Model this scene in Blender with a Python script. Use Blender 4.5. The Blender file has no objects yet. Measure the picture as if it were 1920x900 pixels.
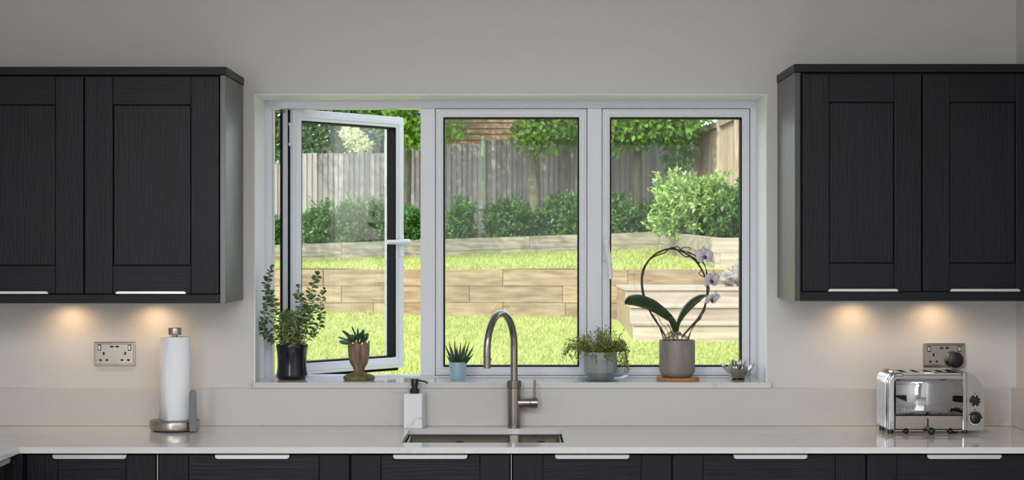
import bpy, bmesh, math, random
import numpy as np
from mathutils import Vector, Matrix

random.seed(7)
rng = np.random.default_rng(7)
PI = math.pi
scene = bpy.context.scene
COL = scene.collection

# ------------------------------------------------------------------ camera
CAM_D, CAM_Z, FPX, VX, VY = 5.70, 1.533, 3044.0, 960.0, 465.0
cam_data = bpy.data.cameras.new('camera')
cam_data.sensor_width = 36.0
cam_data.lens = FPX / 1920.0 * 36.0
cam_data.shift_x = 0.0
cam_data.shift_y = (VY - 450.0) / 1920.0
cam_data.clip_start = 0.05
cam_data.clip_end = 300
cam_data.dof.use_dof = True
cam_data.dof.focus_distance = 5.75
cam_data.dof.aperture_fstop = 13.0
cam = bpy.data.objects.new('camera', cam_data)
COL.objects.link(cam)
cam.location = (0, -CAM_D, CAM_Z)
cam.rotation_euler = (PI / 2, 0, 0)
scene.camera = cam

# ------------------------------------------------------------------ world, sun, room light, exposure
world = bpy.data.worlds.new('world')
scene.world = world
world.use_nodes = True
wn = world.node_tree.nodes
wl = world.node_tree.links
wn.clear()
w_out = wn.new('ShaderNodeOutputWorld')
w_bg = wn.new('ShaderNodeBackground')
w_sky = wn.new('ShaderNodeTexSky')
w_sky.sky_type = 'NISHITA'
w_sky.sun_disc = False
w_sky.sun_elevation = math.radians(50)
w_sky.sun_rotation = math.radians(215)
w_bg.inputs['Strength'].default_value = 0.68
w_hs = wn.new('ShaderNodeHueSaturation')
w_hs.inputs['Saturation'].default_value = 0.45
wl.new(w_sky.outputs[0], w_hs.inputs['Color'])
wl.new(w_hs.outputs[0], w_bg.inputs['Color'])
wl.new(w_bg.outputs[0], w_out.inputs['Surface'])

SUN_DIR = Vector((0.42, 0.55, -0.72)).normalized()      # the way the light travels
sun_d = bpy.data.lights.new('sun', 'SUN')
sun_d.energy = 4.5
sun_d.angle = math.radians(0.6)
sun_d.color = (1.0, 0.95, 0.86)
sun = bpy.data.objects.new('sun', sun_d)
COL.objects.link(sun)
sun.rotation_euler = SUN_DIR.to_track_quat('-Z', 'Y').to_euler()
sun.location = (-8, -10, 14)


def area_light(name, loc, direction, sx, sy, power, color):
    d = bpy.data.lights.new(name, 'AREA')
    d.shape = 'RECTANGLE'
    d.size, d.size_y = sx, sy
    d.energy = power
    d.color = color
    o = bpy.data.objects.new(name, d)
    COL.objects.link(o)
    o.location = loc
    o.rotation_euler = Vector(direction).to_track_quat('-Z', 'Y').to_euler()
    return o


# area-light stand-in for the far glazed doors, plus two added fill lights
area_light('added_ceiling_fill', (-0.1, -4.2, 2.52), (0, 0.0, -1), 2.4, 2.6, 155, (0.97, 0.985, 1.0))  # added overhead fill; the ceiling has no roof lantern
area_light('garden_door_daylight', (0.53, -8.9, 1.42), (0, 1, 0), 2.4, 2.15, 7, (0.9, 0.96, 1.0))
area_light('added_side_fill', (-2.15, -6.0, 1.6), (1, 0.35, 0), 2.6, 1.4, 135, (0.95, 0.975, 1.0))  # added fill from the left; that wall has no window

vs = scene.view_settings
vs.view_transform = 'Standard'
vs.look = 'None'
vs.gamma = 1.0
vs.use_curve_mapping = False
vs.exposure = 0.0


# ------------------------------------------------------------------ helpers
def P(px, py, Y):
    """point seen at pixel (px,py) of the 1920x900 photograph at depth plane Y"""
    s = (CAM_D + Y) / FPX
    return Vector(((px - VX) * s, Y, CAM_Z + (VY - py) * s))


def X_at(px, Y):
    return (px - VX) * (CAM_D + Y) / FPX


def Z_at(py, Y):
    return CAM_Z + (VY - py) * (CAM_D + Y) / FPX


def lin(v):
    v = v / 255.0
    return v / 12.92 if v <= 0.04045 else ((v + 0.055) / 1.055) ** 2.4


def rgb(r, g, b):
    return (lin(r), lin(g), lin(b), 1.0)


def mat(name, col, rough=0.5, metal=0.0, var=None, bump=None, island=0.0, objrand=0.0, spec=0.5,
        translucent=0.0, coat=0.0, aniso=0.0, col2=None, stretch=(1, 1, 1)):
    """procedural principled material.  var=(scale, detail): noise mixes col with col2;
    bump=(scale, strength): noise relief; stretch scales the noise space;
    island / objrand: brightness jitter per mesh island / per object"""
    m = bpy.data.materials.new(name)
    m.use_nodes = True
    nt = m.node_tree
    n, l = nt.nodes, nt.links
    p = n['Principled BSDF']
    out = n['Material Output']
    p.inputs['Base Color'].default_value = col
    p.inputs['Roughness'].default_value = rough
    p.inputs['Metallic'].default_value = metal
    p.inputs['Specular IOR Level'].default_value = spec
    if coat:
        p.inputs['Coat Weight'].default_value = coat
        p.inputs['Coat Roughness'].default_value = 0.08
    if aniso:
        p.inputs['Anisotropic'].default_value = aniso
    csock = None
    mp = None
    if var or bump:
        tc = n.new('ShaderNodeTexCoord')
        mp = n.new('ShaderNodeMapping')
        mp.inputs['Scale'].default_value = stretch
        if objrand:
            oi = n.new('ShaderNodeObjectInfo')
            mul = n.new('ShaderNodeMath'); mul.operation = 'MULTIPLY'
            mul.inputs[1].default_value = 37.0
            l.new(oi.outputs['Random'], mul.inputs[0])
            l.new(mul.outputs[0], mp.inputs['Location'])
        l.new(tc.outputs['Object'], mp.inputs['Vector'])
    if var:
        no = n.new('ShaderNodeTexNoise')
        no.inputs['Scale'].default_value = var[0]
        no.inputs['Detail'].default_value = var[1]
        l.new(mp.outputs[0], no.inputs['Vector'])
        ramp = n.new('ShaderNodeValToRGB')
        ramp.color_ramp.elements[0].position = 0.35
        ramp.color_ramp.elements[1].position = 0.68
        ramp.color_ramp.elements[0].color = col
        ramp.color_ramp.elements[1].color = col2 or tuple(c * 0.7 for c in col[:3]) + (1,)
        l.new(no.outputs['Fac'], ramp.inputs[0])
        csock = ramp.outputs[0]
    if island or objrand:
        if island:
            g = n.new('ShaderNodeNewGeometry'); rs = g.outputs['Random Per Island']; amt = island
        else:
            g = n.new('ShaderNodeObjectInfo'); rs = g.outputs['Random']; amt = objrand
        mr = n.new('ShaderNodeMapRange')
        mr.inputs['To Min'].default_value = 1.0 - amt
        mr.inputs['To Max'].default_value = 1.0 + amt
        l.new(rs, mr.inputs['Value'])
        mx = n.new('ShaderNodeVectorMath'); mx.operation = 'SCALE'
        if csock:
            l.new(csock, mx.inputs[0])
        else:
            mx.inputs[0].default_value = col[:3]
        l.new(mr.outputs[0], mx.inputs['Scale'])
        csock = mx.outputs[0]
    if csock:
        l.new(csock, p.inputs['Base Color'])
    if bump:
        nb = n.new('ShaderNodeTexNoise')
        nb.inputs['Scale'].default_value = bump[0]
        nb.inputs['Detail'].default_value = 4
        l.new(mp.outputs[0], nb.inputs['Vector'])
        b = n.new('ShaderNodeBump')
        b.inputs['Strength'].default_value = bump[1]
        b.inputs['Distance'].default_value = 0.002
        l.new(nb.outputs['Fac'], b.inputs['Height'])
        l.new(b.outputs[0], p.inputs['Normal'])
    if translucent:
        tr = n.new('ShaderNodeBsdfTranslucent')
        ms = n.new('ShaderNodeMixShader')
        ms.inputs[0].default_value = translucent
        if csock:
            l.new(csock, tr.inputs['Color'])
        else:
            tr.inputs['Color'].default_value = col
        l.new(p.outputs[0], ms.inputs[1])
        l.new(tr.outputs[0], ms.inputs[2])
        l.new(ms.outputs[0], out.inputs['Surface'])
    return m


def glass_mat(name, tint):
    m = bpy.data.materials.new(name)
    m.use_nodes = True
    n, l = m.node_tree.nodes, m.node_tree.links
    n.clear()
    out = n.new('ShaderNodeOutputMaterial')
    t = n.new('ShaderNodeBsdfTransparent'); t.inputs[0].default_value = tint
    g = n.new('ShaderNodeBsdfGlossy'); g.inputs['Roughness'].default_value = 0.0
    lw_ = n.new('ShaderNodeLayerWeight'); lw_.inputs['Blend'].default_value = 0.5
    pw = n.new('ShaderNodeMath'); pw.operation = 'POWER'; pw.inputs[1].default_value = 5.0
    l.new(lw_.outputs['Facing'], pw.inputs[0])
    f = n.new('ShaderNodeMath'); f.operation = 'MULTIPLY_ADD'; f.inputs[1].default_value = 0.95; f.inputs[2].default_value = 0.042
    l.new(pw.outputs[0], f.inputs[0])
    mx = n.new('ShaderNodeMixShader')
    l.new(f.outputs[0], mx.inputs[0]); l.new(t.outputs[0], mx.inputs[1]); l.new(g.outputs[0], mx.inputs[2])
    l.new(mx.outputs[0], out.inputs['Surface'])
    return m


def vein_mat(name, base, vein, rough, scale=2.2, width=0.03, amount=0.5):
    m = bpy.data.materials.new(name)
    m.use_nodes = True
    n, l = m.node_tree.nodes, m.node_tree.links
    p = n['Principled BSDF']
    p.inputs['Roughness'].default_value = rough
    tc = n.new('ShaderNodeTexCoord')
    n1 = n.new('ShaderNodeTexNoise'); n1.inputs['Scale'].default_value = scale; n1.inputs['Detail'].default_value = 5
    n1.inputs['Roughness'].default_value = 0.6
    l.new(tc.outputs['Object'], n1.inputs['Vector'])
    a = n.new('ShaderNodeMath'); a.operation = 'SUBTRACT'; a.inputs[1].default_value = 0.5
    l.new(n1.outputs['Fac'], a.inputs[0])
    b = n.new('ShaderNodeMath'); b.operation = 'ABSOLUTE'; l.new(a.outputs[0], b.inputs[0])
    mr = n.new('ShaderNodeMapRange'); mr.inputs['From Max'].default_value = width
    mr.inputs['To Min'].default_value = 1; mr.inputs['To Max'].default_value = 0
    l.new(b.outputs[0], mr.inputs['Value'])
    n2 = n.new('ShaderNodeTexNoise'); n2.inputs['Scale'].default_value = scale * 0.9
    l.new(tc.outputs['Object'], n2.inputs['Vector'])
    mr2 = n.new('ShaderNodeMapRange'); mr2.inputs['From Min'].default_value = 0.52; mr2.inputs['From Max'].default_value = 0.72
    mr2.inputs['To Max'].default_value = amount
    l.new(n2.outputs['Fac'], mr2.inputs['Value'])
    mu = n.new('ShaderNodeMath'); mu.operation = 'MULTIPLY'
    l.new(mr.outputs[0], mu.inputs[0]); l.new(mr2.outputs[0], mu.inputs[1])
    mix = n.new('ShaderNodeMix'); mix.data_type = 'RGBA'
    mix.inputs[6].default_value = base; mix.inputs[7].default_value = vein
    l.new(mu.outputs[0], mix.inputs[0])
    l.new(mix.outputs[2], p.inputs['Base Color'])
    return m


MT = {}
MT['wall'] = mat('wall_paint', rgb(205, 203, 201), 0.75, bump=(180, 0.06))
MT['ceiling'] = mat('ceiling_paint', rgb(228, 227, 224), 0.8, bump=(160, 0.05))
MT['reveal'] = mat('daylight_white_reveal', rgb(238, 239, 241), 0.5, bump=(120, 0.04))  # whiter than the wall paint: skylight on the reveal put into the colour
MT['floor'] = mat('floor_tile', rgb(150, 147, 143), 0.45, var=(3, 4), col2=rgb(132, 129, 125))
MT['upvc'] = mat('white_frame', rgb(222, 224, 230), 0.28, bump=(60, 0.02))
MT['gasket'] = mat('black_rubber', rgb(9, 10, 13), 0.6, bump=(200, 0.05), spec=0.15)
MT['hinge'] = mat('hinge_steel', rgb(190, 192, 196), 0.3, 1.0, bump=(150, 0.05))
MT['glass'] = glass_mat('window_glass', (0.965, 0.985, 0.972, 1))
MT['clear_glass'] = glass_mat('dish_glass', (0.9, 0.96, 0.97, 1))
MT['quartz'] = vein_mat('white_quartz', rgb(208, 206, 205), rgb(176, 172, 170), 0.09)
MT['quartz_satin'] = vein_mat('honed_quartz', rgb(196, 193, 190), rgb(158, 154, 150), 0.32)
MT['cab_v'] = mat('charcoal_grain_upright', rgb(23, 23, 28), 0.42, var=(14, 5), col2=rgb(19, 19, 23), bump=(55, 0.55), stretch=(3.2, 3.2, 0.16), spec=0.24)
MT['cab_h'] = mat('charcoal_grain_across', rgb(23, 23, 28), 0.42, var=(14, 5), col2=rgb(19, 19, 23), bump=(55, 0.55), stretch=(0.16, 3.2, 3.2), spec=0.24)
MT['cab_side'] = mat('charcoal_satin_panel', rgb(34, 34, 37), 0.28, bump=(40, 0.06), stretch=(3, 3, 0.2), spec=0.75)
MT['cab_in'] = mat('dark_carcass', rgb(18, 18, 20), 0.6, bump=(60, 0.1))
MT['handle'] = mat('satin_aluminium', rgb(206, 204, 202), 0.32, 0.6, bump=(120, 0.05), stretch=(0.1, 1, 1))
MT['steel'] = mat('brushed_steel', rgb(176, 168, 160), 0.28, 1.0, bump=(60, 0.12), stretch=(1, 1, 12))
MT['steel_tap'] = mat('brushed_nickel', rgb(150, 143, 136), 0.24, 1.0, bump=(50, 0.06), stretch=(12, 12, 1))
MT['steel_sink'] = mat('sink_steel', rgb(196, 190, 182), 0.32, 1.0, bump=(80, 0.1), stretch=(1, 1, 8))
MT['steel_hi'] = mat('polished_aluminium', rgb(200, 200, 204), 0.09, 1.0, bump=(8, 0.03))
MT['toaster_front'] = mat('polished_panel', rgb(188, 188, 192), 0.06, 1.0, bump=(5, 0.12))
MT['toaster_end'] = mat('painted_grey_end', rgb(168, 164, 160), 0.3, 0.35, bump=(90, 0.04))
MT['socket'] = mat('brushed_chrome_plate', rgb(186, 178, 168), 0.16, 1.0, bump=(30, 0.06), stretch=(0.3, 1, 6))
MT['black'] = mat('black_plastic', rgb(20, 20, 22), 0.35, bump=(90, 0.05))
MT['slot'] = mat('slot_shadow_black', rgb(10, 9, 8), 0.7, bump=(90, 0.05))
MT['white_plastic'] = mat('white_print', rgb(232, 232, 232), 0.4, bump=(90, 0.03))
MT['paper'] = mat('paper_towel', rgb(236, 238, 242), 0.85, bump=(170, 0.5))
MT['grey_plastic'] = mat('grey_plastic', rgb(112, 114, 120), 0.45, bump=(80, 0.05))
MT['marble'] = vein_mat('marble_resin', rgb(226, 227, 230), rgb(120, 120, 124), 0.22, 11.0, 0.075, 2.2)
MT['pot_black'] = mat('black_glaze', rgb(16, 18, 26), 0.16, bump=(20, 0.05))
MT['pot_blue'] = mat('pale_blue_glaze', rgb(158, 186, 198), 0.18, var=(18, 3), col2=rgb(146, 174, 188), stretch=(1, 1, 0.15))
MT['pot_grey'] = mat('grey_green_glaze', rgb(140, 148, 146), 0.2, var=(14, 3), col2=rgb(126, 134, 132))
MT['pot_stone'] = mat('grey_stoneware', rgb(140, 133, 128), 0.5, var=(40, 4), col2=rgb(122, 115, 110), bump=(38, 1.0), stretch=(1, 1, 0.35))
MT['cork'] = mat('cork', rgb(186, 138, 88), 0.8, var=(120, 3), col2=rgb(150, 104, 62), bump=(140, 0.5))
MT['planter_wood'] = mat('carved_wood_look', rgb(150, 124, 100), 0.7, var=(26, 5), col2=rgb(98, 76, 58), bump=(40, 1.0), stretch=(3, 3, 0.35))
MT['moss'] = mat('moss_green', rgb(120, 116, 74), 0.85, var=(40, 4), col2=rgb(92, 82, 52), bump=(90, 0.8))
MT['soil'] = mat('soil', rgb(58, 44, 34), 0.95, var=(60, 4), col2=rgb(36, 27, 20), bump=(120, 1.0))
MT['silver'] = mat('silver_leaf', rgb(196, 192, 186), 0.22, 1.0, var=(20, 3), col2=rgb(160, 150, 138), bump=(60, 0.2))
MT['herb'] = mat('herb_leaf', rgb(70, 108, 54), 0.4, island=0.45, translucent=0.2, var=(30, 2), col2=rgb(88, 128, 66))
MT['herb_pale'] = mat('herb_leaf_pale', rgb(126, 150, 92), 0.45, island=0.4, translucent=0.25, var=(30, 2), col2=rgb(150, 168, 112))
MT['stem'] = mat('herb_stem', rgb(122, 98, 74), 0.6, var=(60, 2), col2=rgb(98, 104, 62))
MT['thyme'] = mat('thyme_leaf', rgb(146, 160, 84), 0.5, island=0.5, translucent=0.35, var=(30, 2), col2=rgb(120, 138, 66))
MT['jade'] = mat('jade_leaf', rgb(44, 74, 48), 0.3, island=0.4, var=(30, 2), col2=rgb(58, 92, 60))
MT['haworthia'] = mat('haworthia_leaf', rgb(40, 62, 40), 0.35, island=0.4, var=(30, 2), col2=rgb(58, 84, 54))
MT['orchid_leaf'] = mat('orchid_leaf', rgb(62, 78, 40), 0.28, var=(12, 2), col2=rgb(46, 66, 38), translucent=0.12)
MT['orchid_stem'] = mat('orchid_stem', rgb(74, 48, 34), 0.5, var=(50, 3), col2=rgb(52, 42, 28), bump=(120, 0.5))
MT['orchid_root'] = mat('orchid_root', rgb(176, 160, 132), 0.7, var=(60, 3), col2=rgb(130, 110, 84))
MT['petal'] = mat('orchid_petal', rgb(238, 232, 234), 0.5, translucent=0.35, var=(40, 2), col2=rgb(224, 214, 222))
MT['petal_dark'] = mat('orchid_lip', rgb(120, 60, 120), 0.5, translucent=0.2, var=(60, 2), col2=rgb(90, 40, 96))
# garden
MT['ground'] = mat('lawn_ground', rgb(150, 158, 80), 0.9, var=(1.3, 5), col2=rgb(128, 142, 66), bump=(60, 0.8))
MT['grass'] = mat('grass_blade', rgb(168, 174, 98), 0.55, island=0.4, translucent=0.35)
MT['soil_bed'] = mat('bed_soil', rgb(74, 58, 44), 0.95, var=(8, 4), col2=rgb(50, 40, 30), bump=(30, 0.8))
MT['sleeper'] = mat('oak_sleeper', rgb(152, 133, 104), 0.8, var=(4, 8), col2=rgb(116, 94, 66), bump=(18, 0.8), stretch=(0.8, 2.5, 5), objrand=0.14)
MT['sleeper_old'] = mat('weathered_sleeper', rgb(150, 142, 122), 0.85, var=(4, 8), col2=rgb(106, 98, 80), bump=(18, 0.8), stretch=(0.8, 2.5, 5), objrand=0.14)
MT['step_wood'] = mat('pale_step_timber', rgb(168, 156, 138), 0.75, var=(4, 5), col2=rgb(136, 122, 104), bump=(18, 0.6), stretch=(0.35, 2.5, 5), objrand=0.1)
MT['fence'] = mat('weathered_fence_board', rgb(156, 151, 145), 0.85, var=(6, 6), col2=rgb(108, 102, 95), bump=(22, 0.8), stretch=(5, 5, 0.6), objrand=0.28)
MT['fence_new'] = mat('pale_fence_board', rgb(170, 156, 134), 0.8, var=(6, 6), col2=rgb(138, 124, 102), bump=(22, 0.8), stretch=(5, 5, 0.6), objrand=0.12)
MT['post'] = mat('green_tinted_post', rgb(150, 158, 136), 0.85, var=(8, 5), col2=rgb(128, 138, 116), bump=(22, 0.6), stretch=(4, 4, 0.6))
MT['bark'] = mat('tree_bark', rgb(112, 110, 88), 0.9, var=(9, 5), col2=rgb(84, 84, 64), bump=(20, 1.0), stretch=(2, 2, 0.5))
MT['shed'] = mat('brown_weatherboard', rgb(150, 122, 88), 0.8, var=(5, 5), col2=rgb(120, 94, 66), bump=(18, 0.5), stretch=(0.5, 2, 5), objrand=0.08)
MT['stone'] = mat('white_limestone', rgb(136, 132, 126), 0.85, var=(14, 5), col2=rgb(96, 90, 84), bump=(30, 1.0))
MT['leaf_tree'] = mat('tree_leaf', rgb(104, 146, 40), 0.45, island=0.45, translucent=0.45)
MT['leaf_dark'] = mat('hedge_leaf', rgb(66, 98, 46), 0.4, island=0.5, translucent=0.3)
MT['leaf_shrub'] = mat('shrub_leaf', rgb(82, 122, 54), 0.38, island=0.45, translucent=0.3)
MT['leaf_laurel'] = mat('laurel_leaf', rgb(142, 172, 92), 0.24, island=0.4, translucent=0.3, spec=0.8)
MT['leaf_white'] = mat('blossom_leaf', rgb(214, 222, 168), 0.5, island=0.25, translucent=0.35)
MT['house_wall'] = mat('outer_render', rgb(214, 208, 200), 0.9, bump=(60, 0.4))


def world_off(parent):
    v = Vector((0, 0, 0))
    while parent is not None:
        v += parent.location
        parent = parent.parent
    return v


def new_bm():
    return bmesh.new()


def obj(name, bm, material, parent=None, bevel=0.0, smooth=False, seg=2, solid=0.0, origin=None, sub=0):
    me = bpy.data.meshes.new(name)
    off = world_off(parent)
    o = bpy.data.objects.new(name, me)
    if origin is not None:
        o.location = Vector(origin) - off
        off = Vector(origin)
    if off.length > 0:
        bmesh.ops.translate(bm, verts=bm.verts, vec=-off)
    bmesh.ops.recalc_face_normals(bm, faces=bm.faces)
    bm.to_mesh(me)
    bm.free()
    if isinstance(material, str):
        material = MT[material]
    me.materials.append(material)
    COL.objects.link(o)
    o.parent = parent
    if smooth:
        for p in me.polygons:
            p.use_smooth = True
        me.set_sharp_from_angle(angle=math.radians(38))
    if solid:
        md = o.modifiers.new('solid', 'SOLIDIFY'); md.thickness = solid; md.offset = 0
    if sub:
        md = o.modifiers.new('sub', 'SUBSURF'); md.levels = sub; md.render_levels = sub
    if bevel:
        md = o.modifiers.new('bevel', 'BEVEL')
        md.width = bevel; md.segments = seg; md.limit_method = 'ANGLE'; md.angle_limit = math.radians(40)
        if seg > 1:
            md.harden_normals = False
    return o


def thing(name, label, cat, loc, group=None):
    o = bpy.data.objects.new(name, None)
    COL.objects.link(o)
    o.location = loc
    o.empty_display_size = 0.05
    o['label'] = label
    o['category'] = cat
    if group:
        o['group'] = group
    return o


def group_part(name, parent):
    o = bpy.data.objects.new(name, None)
    COL.objects.link(o)
    o.parent = parent
    o.empty_display_size = 0.03
    return o


def tag(o, label, cat, group=None, kind=None):
    o['label'] = label
    o['category'] = cat
    if group:
        o['group'] = group
    if kind:
        o['kind'] = kind
    return o


def struct(o, label=None):
    o['kind'] = 'structure'
    if label:
        o['label'] = label
    return o


def box(bm, x0, x1, y0, y1, z0, z1, mtx=None):
    vs_ = [bm.verts.new(v) for v in ((x0, y0, z0), (x1, y0, z0), (x1, y1, z0), (x0, y1, z0),
                                     (x0, y0, z1), (x1, y0, z1), (x1, y1, z1), (x0, y1, z1))]
    for f in ((0, 3, 2, 1), (4, 5, 6, 7), (0, 1, 5, 4), (1, 2, 6, 5), (2, 3, 7, 6), (3, 0, 4, 7)):
        bm.faces.new([vs_[i] for i in f])
    if mtx is not None:
        bmesh.ops.transform(bm, matrix=mtx, verts=vs_)
    return bm


def B(x0, x1, y0, y1, z0, z1, mtx=None):
    return box(new_bm(), x0, x1, y0, y1, z0, z1, mtx)


def ring(bm, x0, x1, z0, z1, w, y0, y1, mtx=None):
    """rectangular frame with mitred corners; w = (left, right, bottom, top)"""
    l, r, b, t = w
    o_ = ((x0, z0), (x1, z0), (x1, z1), (x0, z1))
    i_ = ((x0 + l, z0 + b), (x1 - r, z0 + b), (x1 - r, z1 - t), (x0 + l, z1 - t))
    vv = []
    for y in (y0, y1):
        vv.append([bm.verts.new((x, y, z)) for x, z in o_])
        vv.append([bm.verts.new((x, y, z)) for x, z in i_])
    of, jf, ob, jb = vv
    for k in range(4):
        k2 = (k + 1) % 4
        bm.faces.new((of[k], of[k2], jf[k2], jf[k]))
        bm.faces.new((ob[k2], ob[k], jb[k], jb[k2]))
        bm.faces.new((of[k2], of[k], ob[k], ob[k2]))
        bm.faces.new((jf[k], jf[k2], jb[k2], jb[k]))
    if mtx is not None:
        bmesh.ops.transform(bm, matrix=mtx, verts=[v for q in vv for v in q])
    return bm


def lathe(bm, prof, seg=32, c=(0, 0, 0), mtx=None, wob=None):
    """prof = [(r, z)...] open profile; end points with r=0 close it"""
    rings = []
    allv = []
    for r, z in prof:
        if r < 1e-6:
            v = bm.verts.new((c[0], c[1], c[2] + z)); rings.append([v]); allv.append(v)
        else:
            rr = []
            for k in range(seg):
                a = 2 * PI * k / seg
                q = r * (wob(a, z) if wob else 1)
                rr.append(bm.verts.new((c[0] + q * math.cos(a), c[1] + q * math.sin(a), c[2] + z)))
            rings.append(rr); allv += rr
    for a, b in zip(rings, rings[1:]):
        for k in range(seg):
            k2 = (k + 1) % seg
            if len(a) == 1 and len(b) == 1:
                continue
            if len(a) == 1:
                bm.faces.new((a[0], b[k], b[k2]))
            elif len(b) == 1:
                bm.faces.new((a[k], a[k2], b[0]))
            else:
                bm.faces.new((a[k], a[k2], b[k2], b[k]))
    if mtx is not None:
        bmesh.ops.transform(bm, matrix=mtx, verts=allv)
    return bm


def cyl(bm, p0, p1, r0, r1=None, seg=20):
    return tube(bm, [p0, p1], [r0, r0 if r1 is None else r1], seg)


def tube(bm, pts, rad, seg=12, cap=True):
    pts = [Vector(p) for p in pts]
    if not isinstance(rad, (list, tuple)):
        rad = [rad] * len(pts)
    n = len(pts)
    up = None
    rings = []
    for i, p in enumerate(pts):
        t = (pts[min(i + 1, n - 1)] - pts[max(i - 1, 0)])
        if t.length < 1e-9:
            t = Vector((0, 0, 1))
        t.normalize()
        if up is None:
            up = Vector((0, 0, 1)) if abs(t.z) < 0.9 else Vector((0, 1, 0))
            a = t.cross(up).normalized()
        else:
            a = (a - t * a.dot(t)).normalized()
        b = t.cross(a)
        rings.append([bm.verts.new(p + (a * math.cos(2 * PI * k / seg) + b * math.sin(2 * PI * k / seg)) * rad[i]) for k in range(seg)])
    for A, C in zip(rings, rings[1:]):
        for k in range(seg):
            k2 = (k + 1) % seg
            bm.faces.new((A[k], A[k2], C[k2], C[k]))
    if cap:
        bm.faces.new(rings[0][::-1])
        bm.faces.new(rings[-1])
    return bm


def spline(pts, n=8):
    """Catmull-Rom through points"""
    pts = [Vector(p) for p in pts]
    if len(pts) < 3:
        return pts
    q = [pts[0] * 2 - pts[1]] + pts + [pts[-1] * 2 - pts[-2]]
    out = []
    for i in range(1, len(q) - 2):
        for k in range(n):
            t = k / n
            a, b, c, d = q[i - 1], q[i], q[i + 1], q[i + 2]
            out.append(0.5 * ((2 * b) + (c - a) * t + (2 * a - 5 * b + 4 * c - d) * t * t + (3 * b - a - 3 * c + d) * t ** 3))
    out.append(pts[-1])
    return out


def sphere(bm, c, r, seg=16, rings=10, sc=(1, 1, 1)):
    m = Matrix.Translation(c) @ Matrix.Diagonal((sc[0] * r, sc[1] * r, sc[2] * r, 1))
    bmesh.ops.create_uvsphere(bm, u_segments=seg, v_segments=rings, radius=1, matrix=m)
    return bm


def prism_xz(bm, pts, y0, y1):
    """extrude an x/z outline along y"""
    f = [bm.verts.new((x, y0, z)) for x, z in pts]
    b = [bm.verts.new((x, y1, z)) for x, z in pts]
    n = len(pts)
    for k in range(n):
        k2 = (k + 1) % n
        bm.faces.new((f[k], f[k2], b[k2], b[k]))
    bm.faces.new(f[::-1]); bm.faces.new(b)
    return bm


def cells(bm, xs, ys, keep, z0, z1):
    """slab from grid cells: keep(i,j) says whether the cell is solid"""
    nx, ny = len(xs) - 1, len(ys) - 1
    V = {}

    def vert(i, j, k):
        if (i, j, k) not in V:
            V[(i, j, k)] = bm.verts.new((xs[i], ys[j], (z0, z1)[k]))
        return V[(i, j, k)]

    def has(i, j):
        return 0 <= i < nx and 0 <= j < ny and keep(i, j)
    for i in range(nx):
        for j in range(ny):
            if not has(i, j):
                continue
            bm.faces.new((vert(i, j, 1), vert(i + 1, j, 1), vert(i + 1, j + 1, 1), vert(i, j + 1, 1)))
            bm.faces.new((vert(i, j, 0), vert(i, j + 1, 0), vert(i + 1, j + 1, 0), vert(i + 1, j, 0)))
            if not has(i - 1, j): bm.faces.new((vert(i, j, 0), vert(i, j, 1), vert(i, j + 1, 1), vert(i, j + 1, 0)))
            if not has(i + 1, j): bm.faces.new((vert(i + 1, j, 0), vert(i + 1, j + 1, 0), vert(i + 1, j + 1, 1), vert(i + 1, j, 1)))
            if not has(i, j - 1): bm.faces.new((vert(i, j, 0), vert(i + 1, j, 0), vert(i + 1, j, 1), vert(i, j, 1)))
            if not has(i, j + 1): bm.faces.new((vert(i, j + 1, 0), vert(i, j + 1, 1), vert(i + 1, j + 1, 1), vert(i + 1, j + 1, 0)))
    return bm


def np_mesh_obj(name, verts, faces, material, parent=None, smooth=False):
    """verts (N,3) array in world space, faces (M,k) array of one polygon size"""
    me = bpy.data.meshes.new(name)
    off = world_off(parent)
    verts = np.asarray(verts, dtype=np.float32) - np.array(off, dtype=np.float32)
    faces = np.asarray(faces, dtype=np.int32)
    k = faces.shape[1]
    me.vertices.add(len(verts)); me.vertices.foreach_set('co', verts.ravel())
    me.loops.add(faces.size); me.loops.foreach_set('vertex_index', faces.ravel())
    me.polygons.add(len(faces))
    me.polygons.foreach_set('loop_start', np.arange(len(faces), dtype=np.int32) * k)
    me.update(calc_edges=True)
    me.validate()
    me.materials.append(MT[material] if isinstance(material, str) else material)
    o = bpy.data.objects.new(name, me)
    COL.objects.link(o)
    o.parent = parent
    if smooth:
        me.polygons.foreach_set('use_smooth', [True] * len(me.polygons))
    return o


def leaf_quads(pos, direc, nrm, length, width, fold=0.15):
    """one folded diamond (two triangles as 4 verts) per leaf"""
    pos = np.asarray(pos); n = len(pos)
    d = direc / np.linalg.norm(direc, axis=1, keepdims=True)
    s = np.cross(d, nrm); s /= np.linalg.norm(s, axis=1, keepdims=True) + 1e-9
    up = np.cross(s, d)
    L = np.broadcast_to(length, (n,))[:, None]
    W = np.broadcast_to(width, (n,))[:, None]
    a = pos
    b = pos + d * L * 0.5 + s * W * 0.5 + up * W * fold
    c = pos + d * L
    e = pos + d * L * 0.5 - s * W * 0.5 + up * W * fold
    V = np.stack([a, b, c, e], 1).reshape(-1, 3)
    i = np.arange(n)[:, None] * 4
    F = np.concatenate([i + np.array([[0, 1, 2]]), i + np.array([[0, 2, 3]])], 0)
    return V, F


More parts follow.
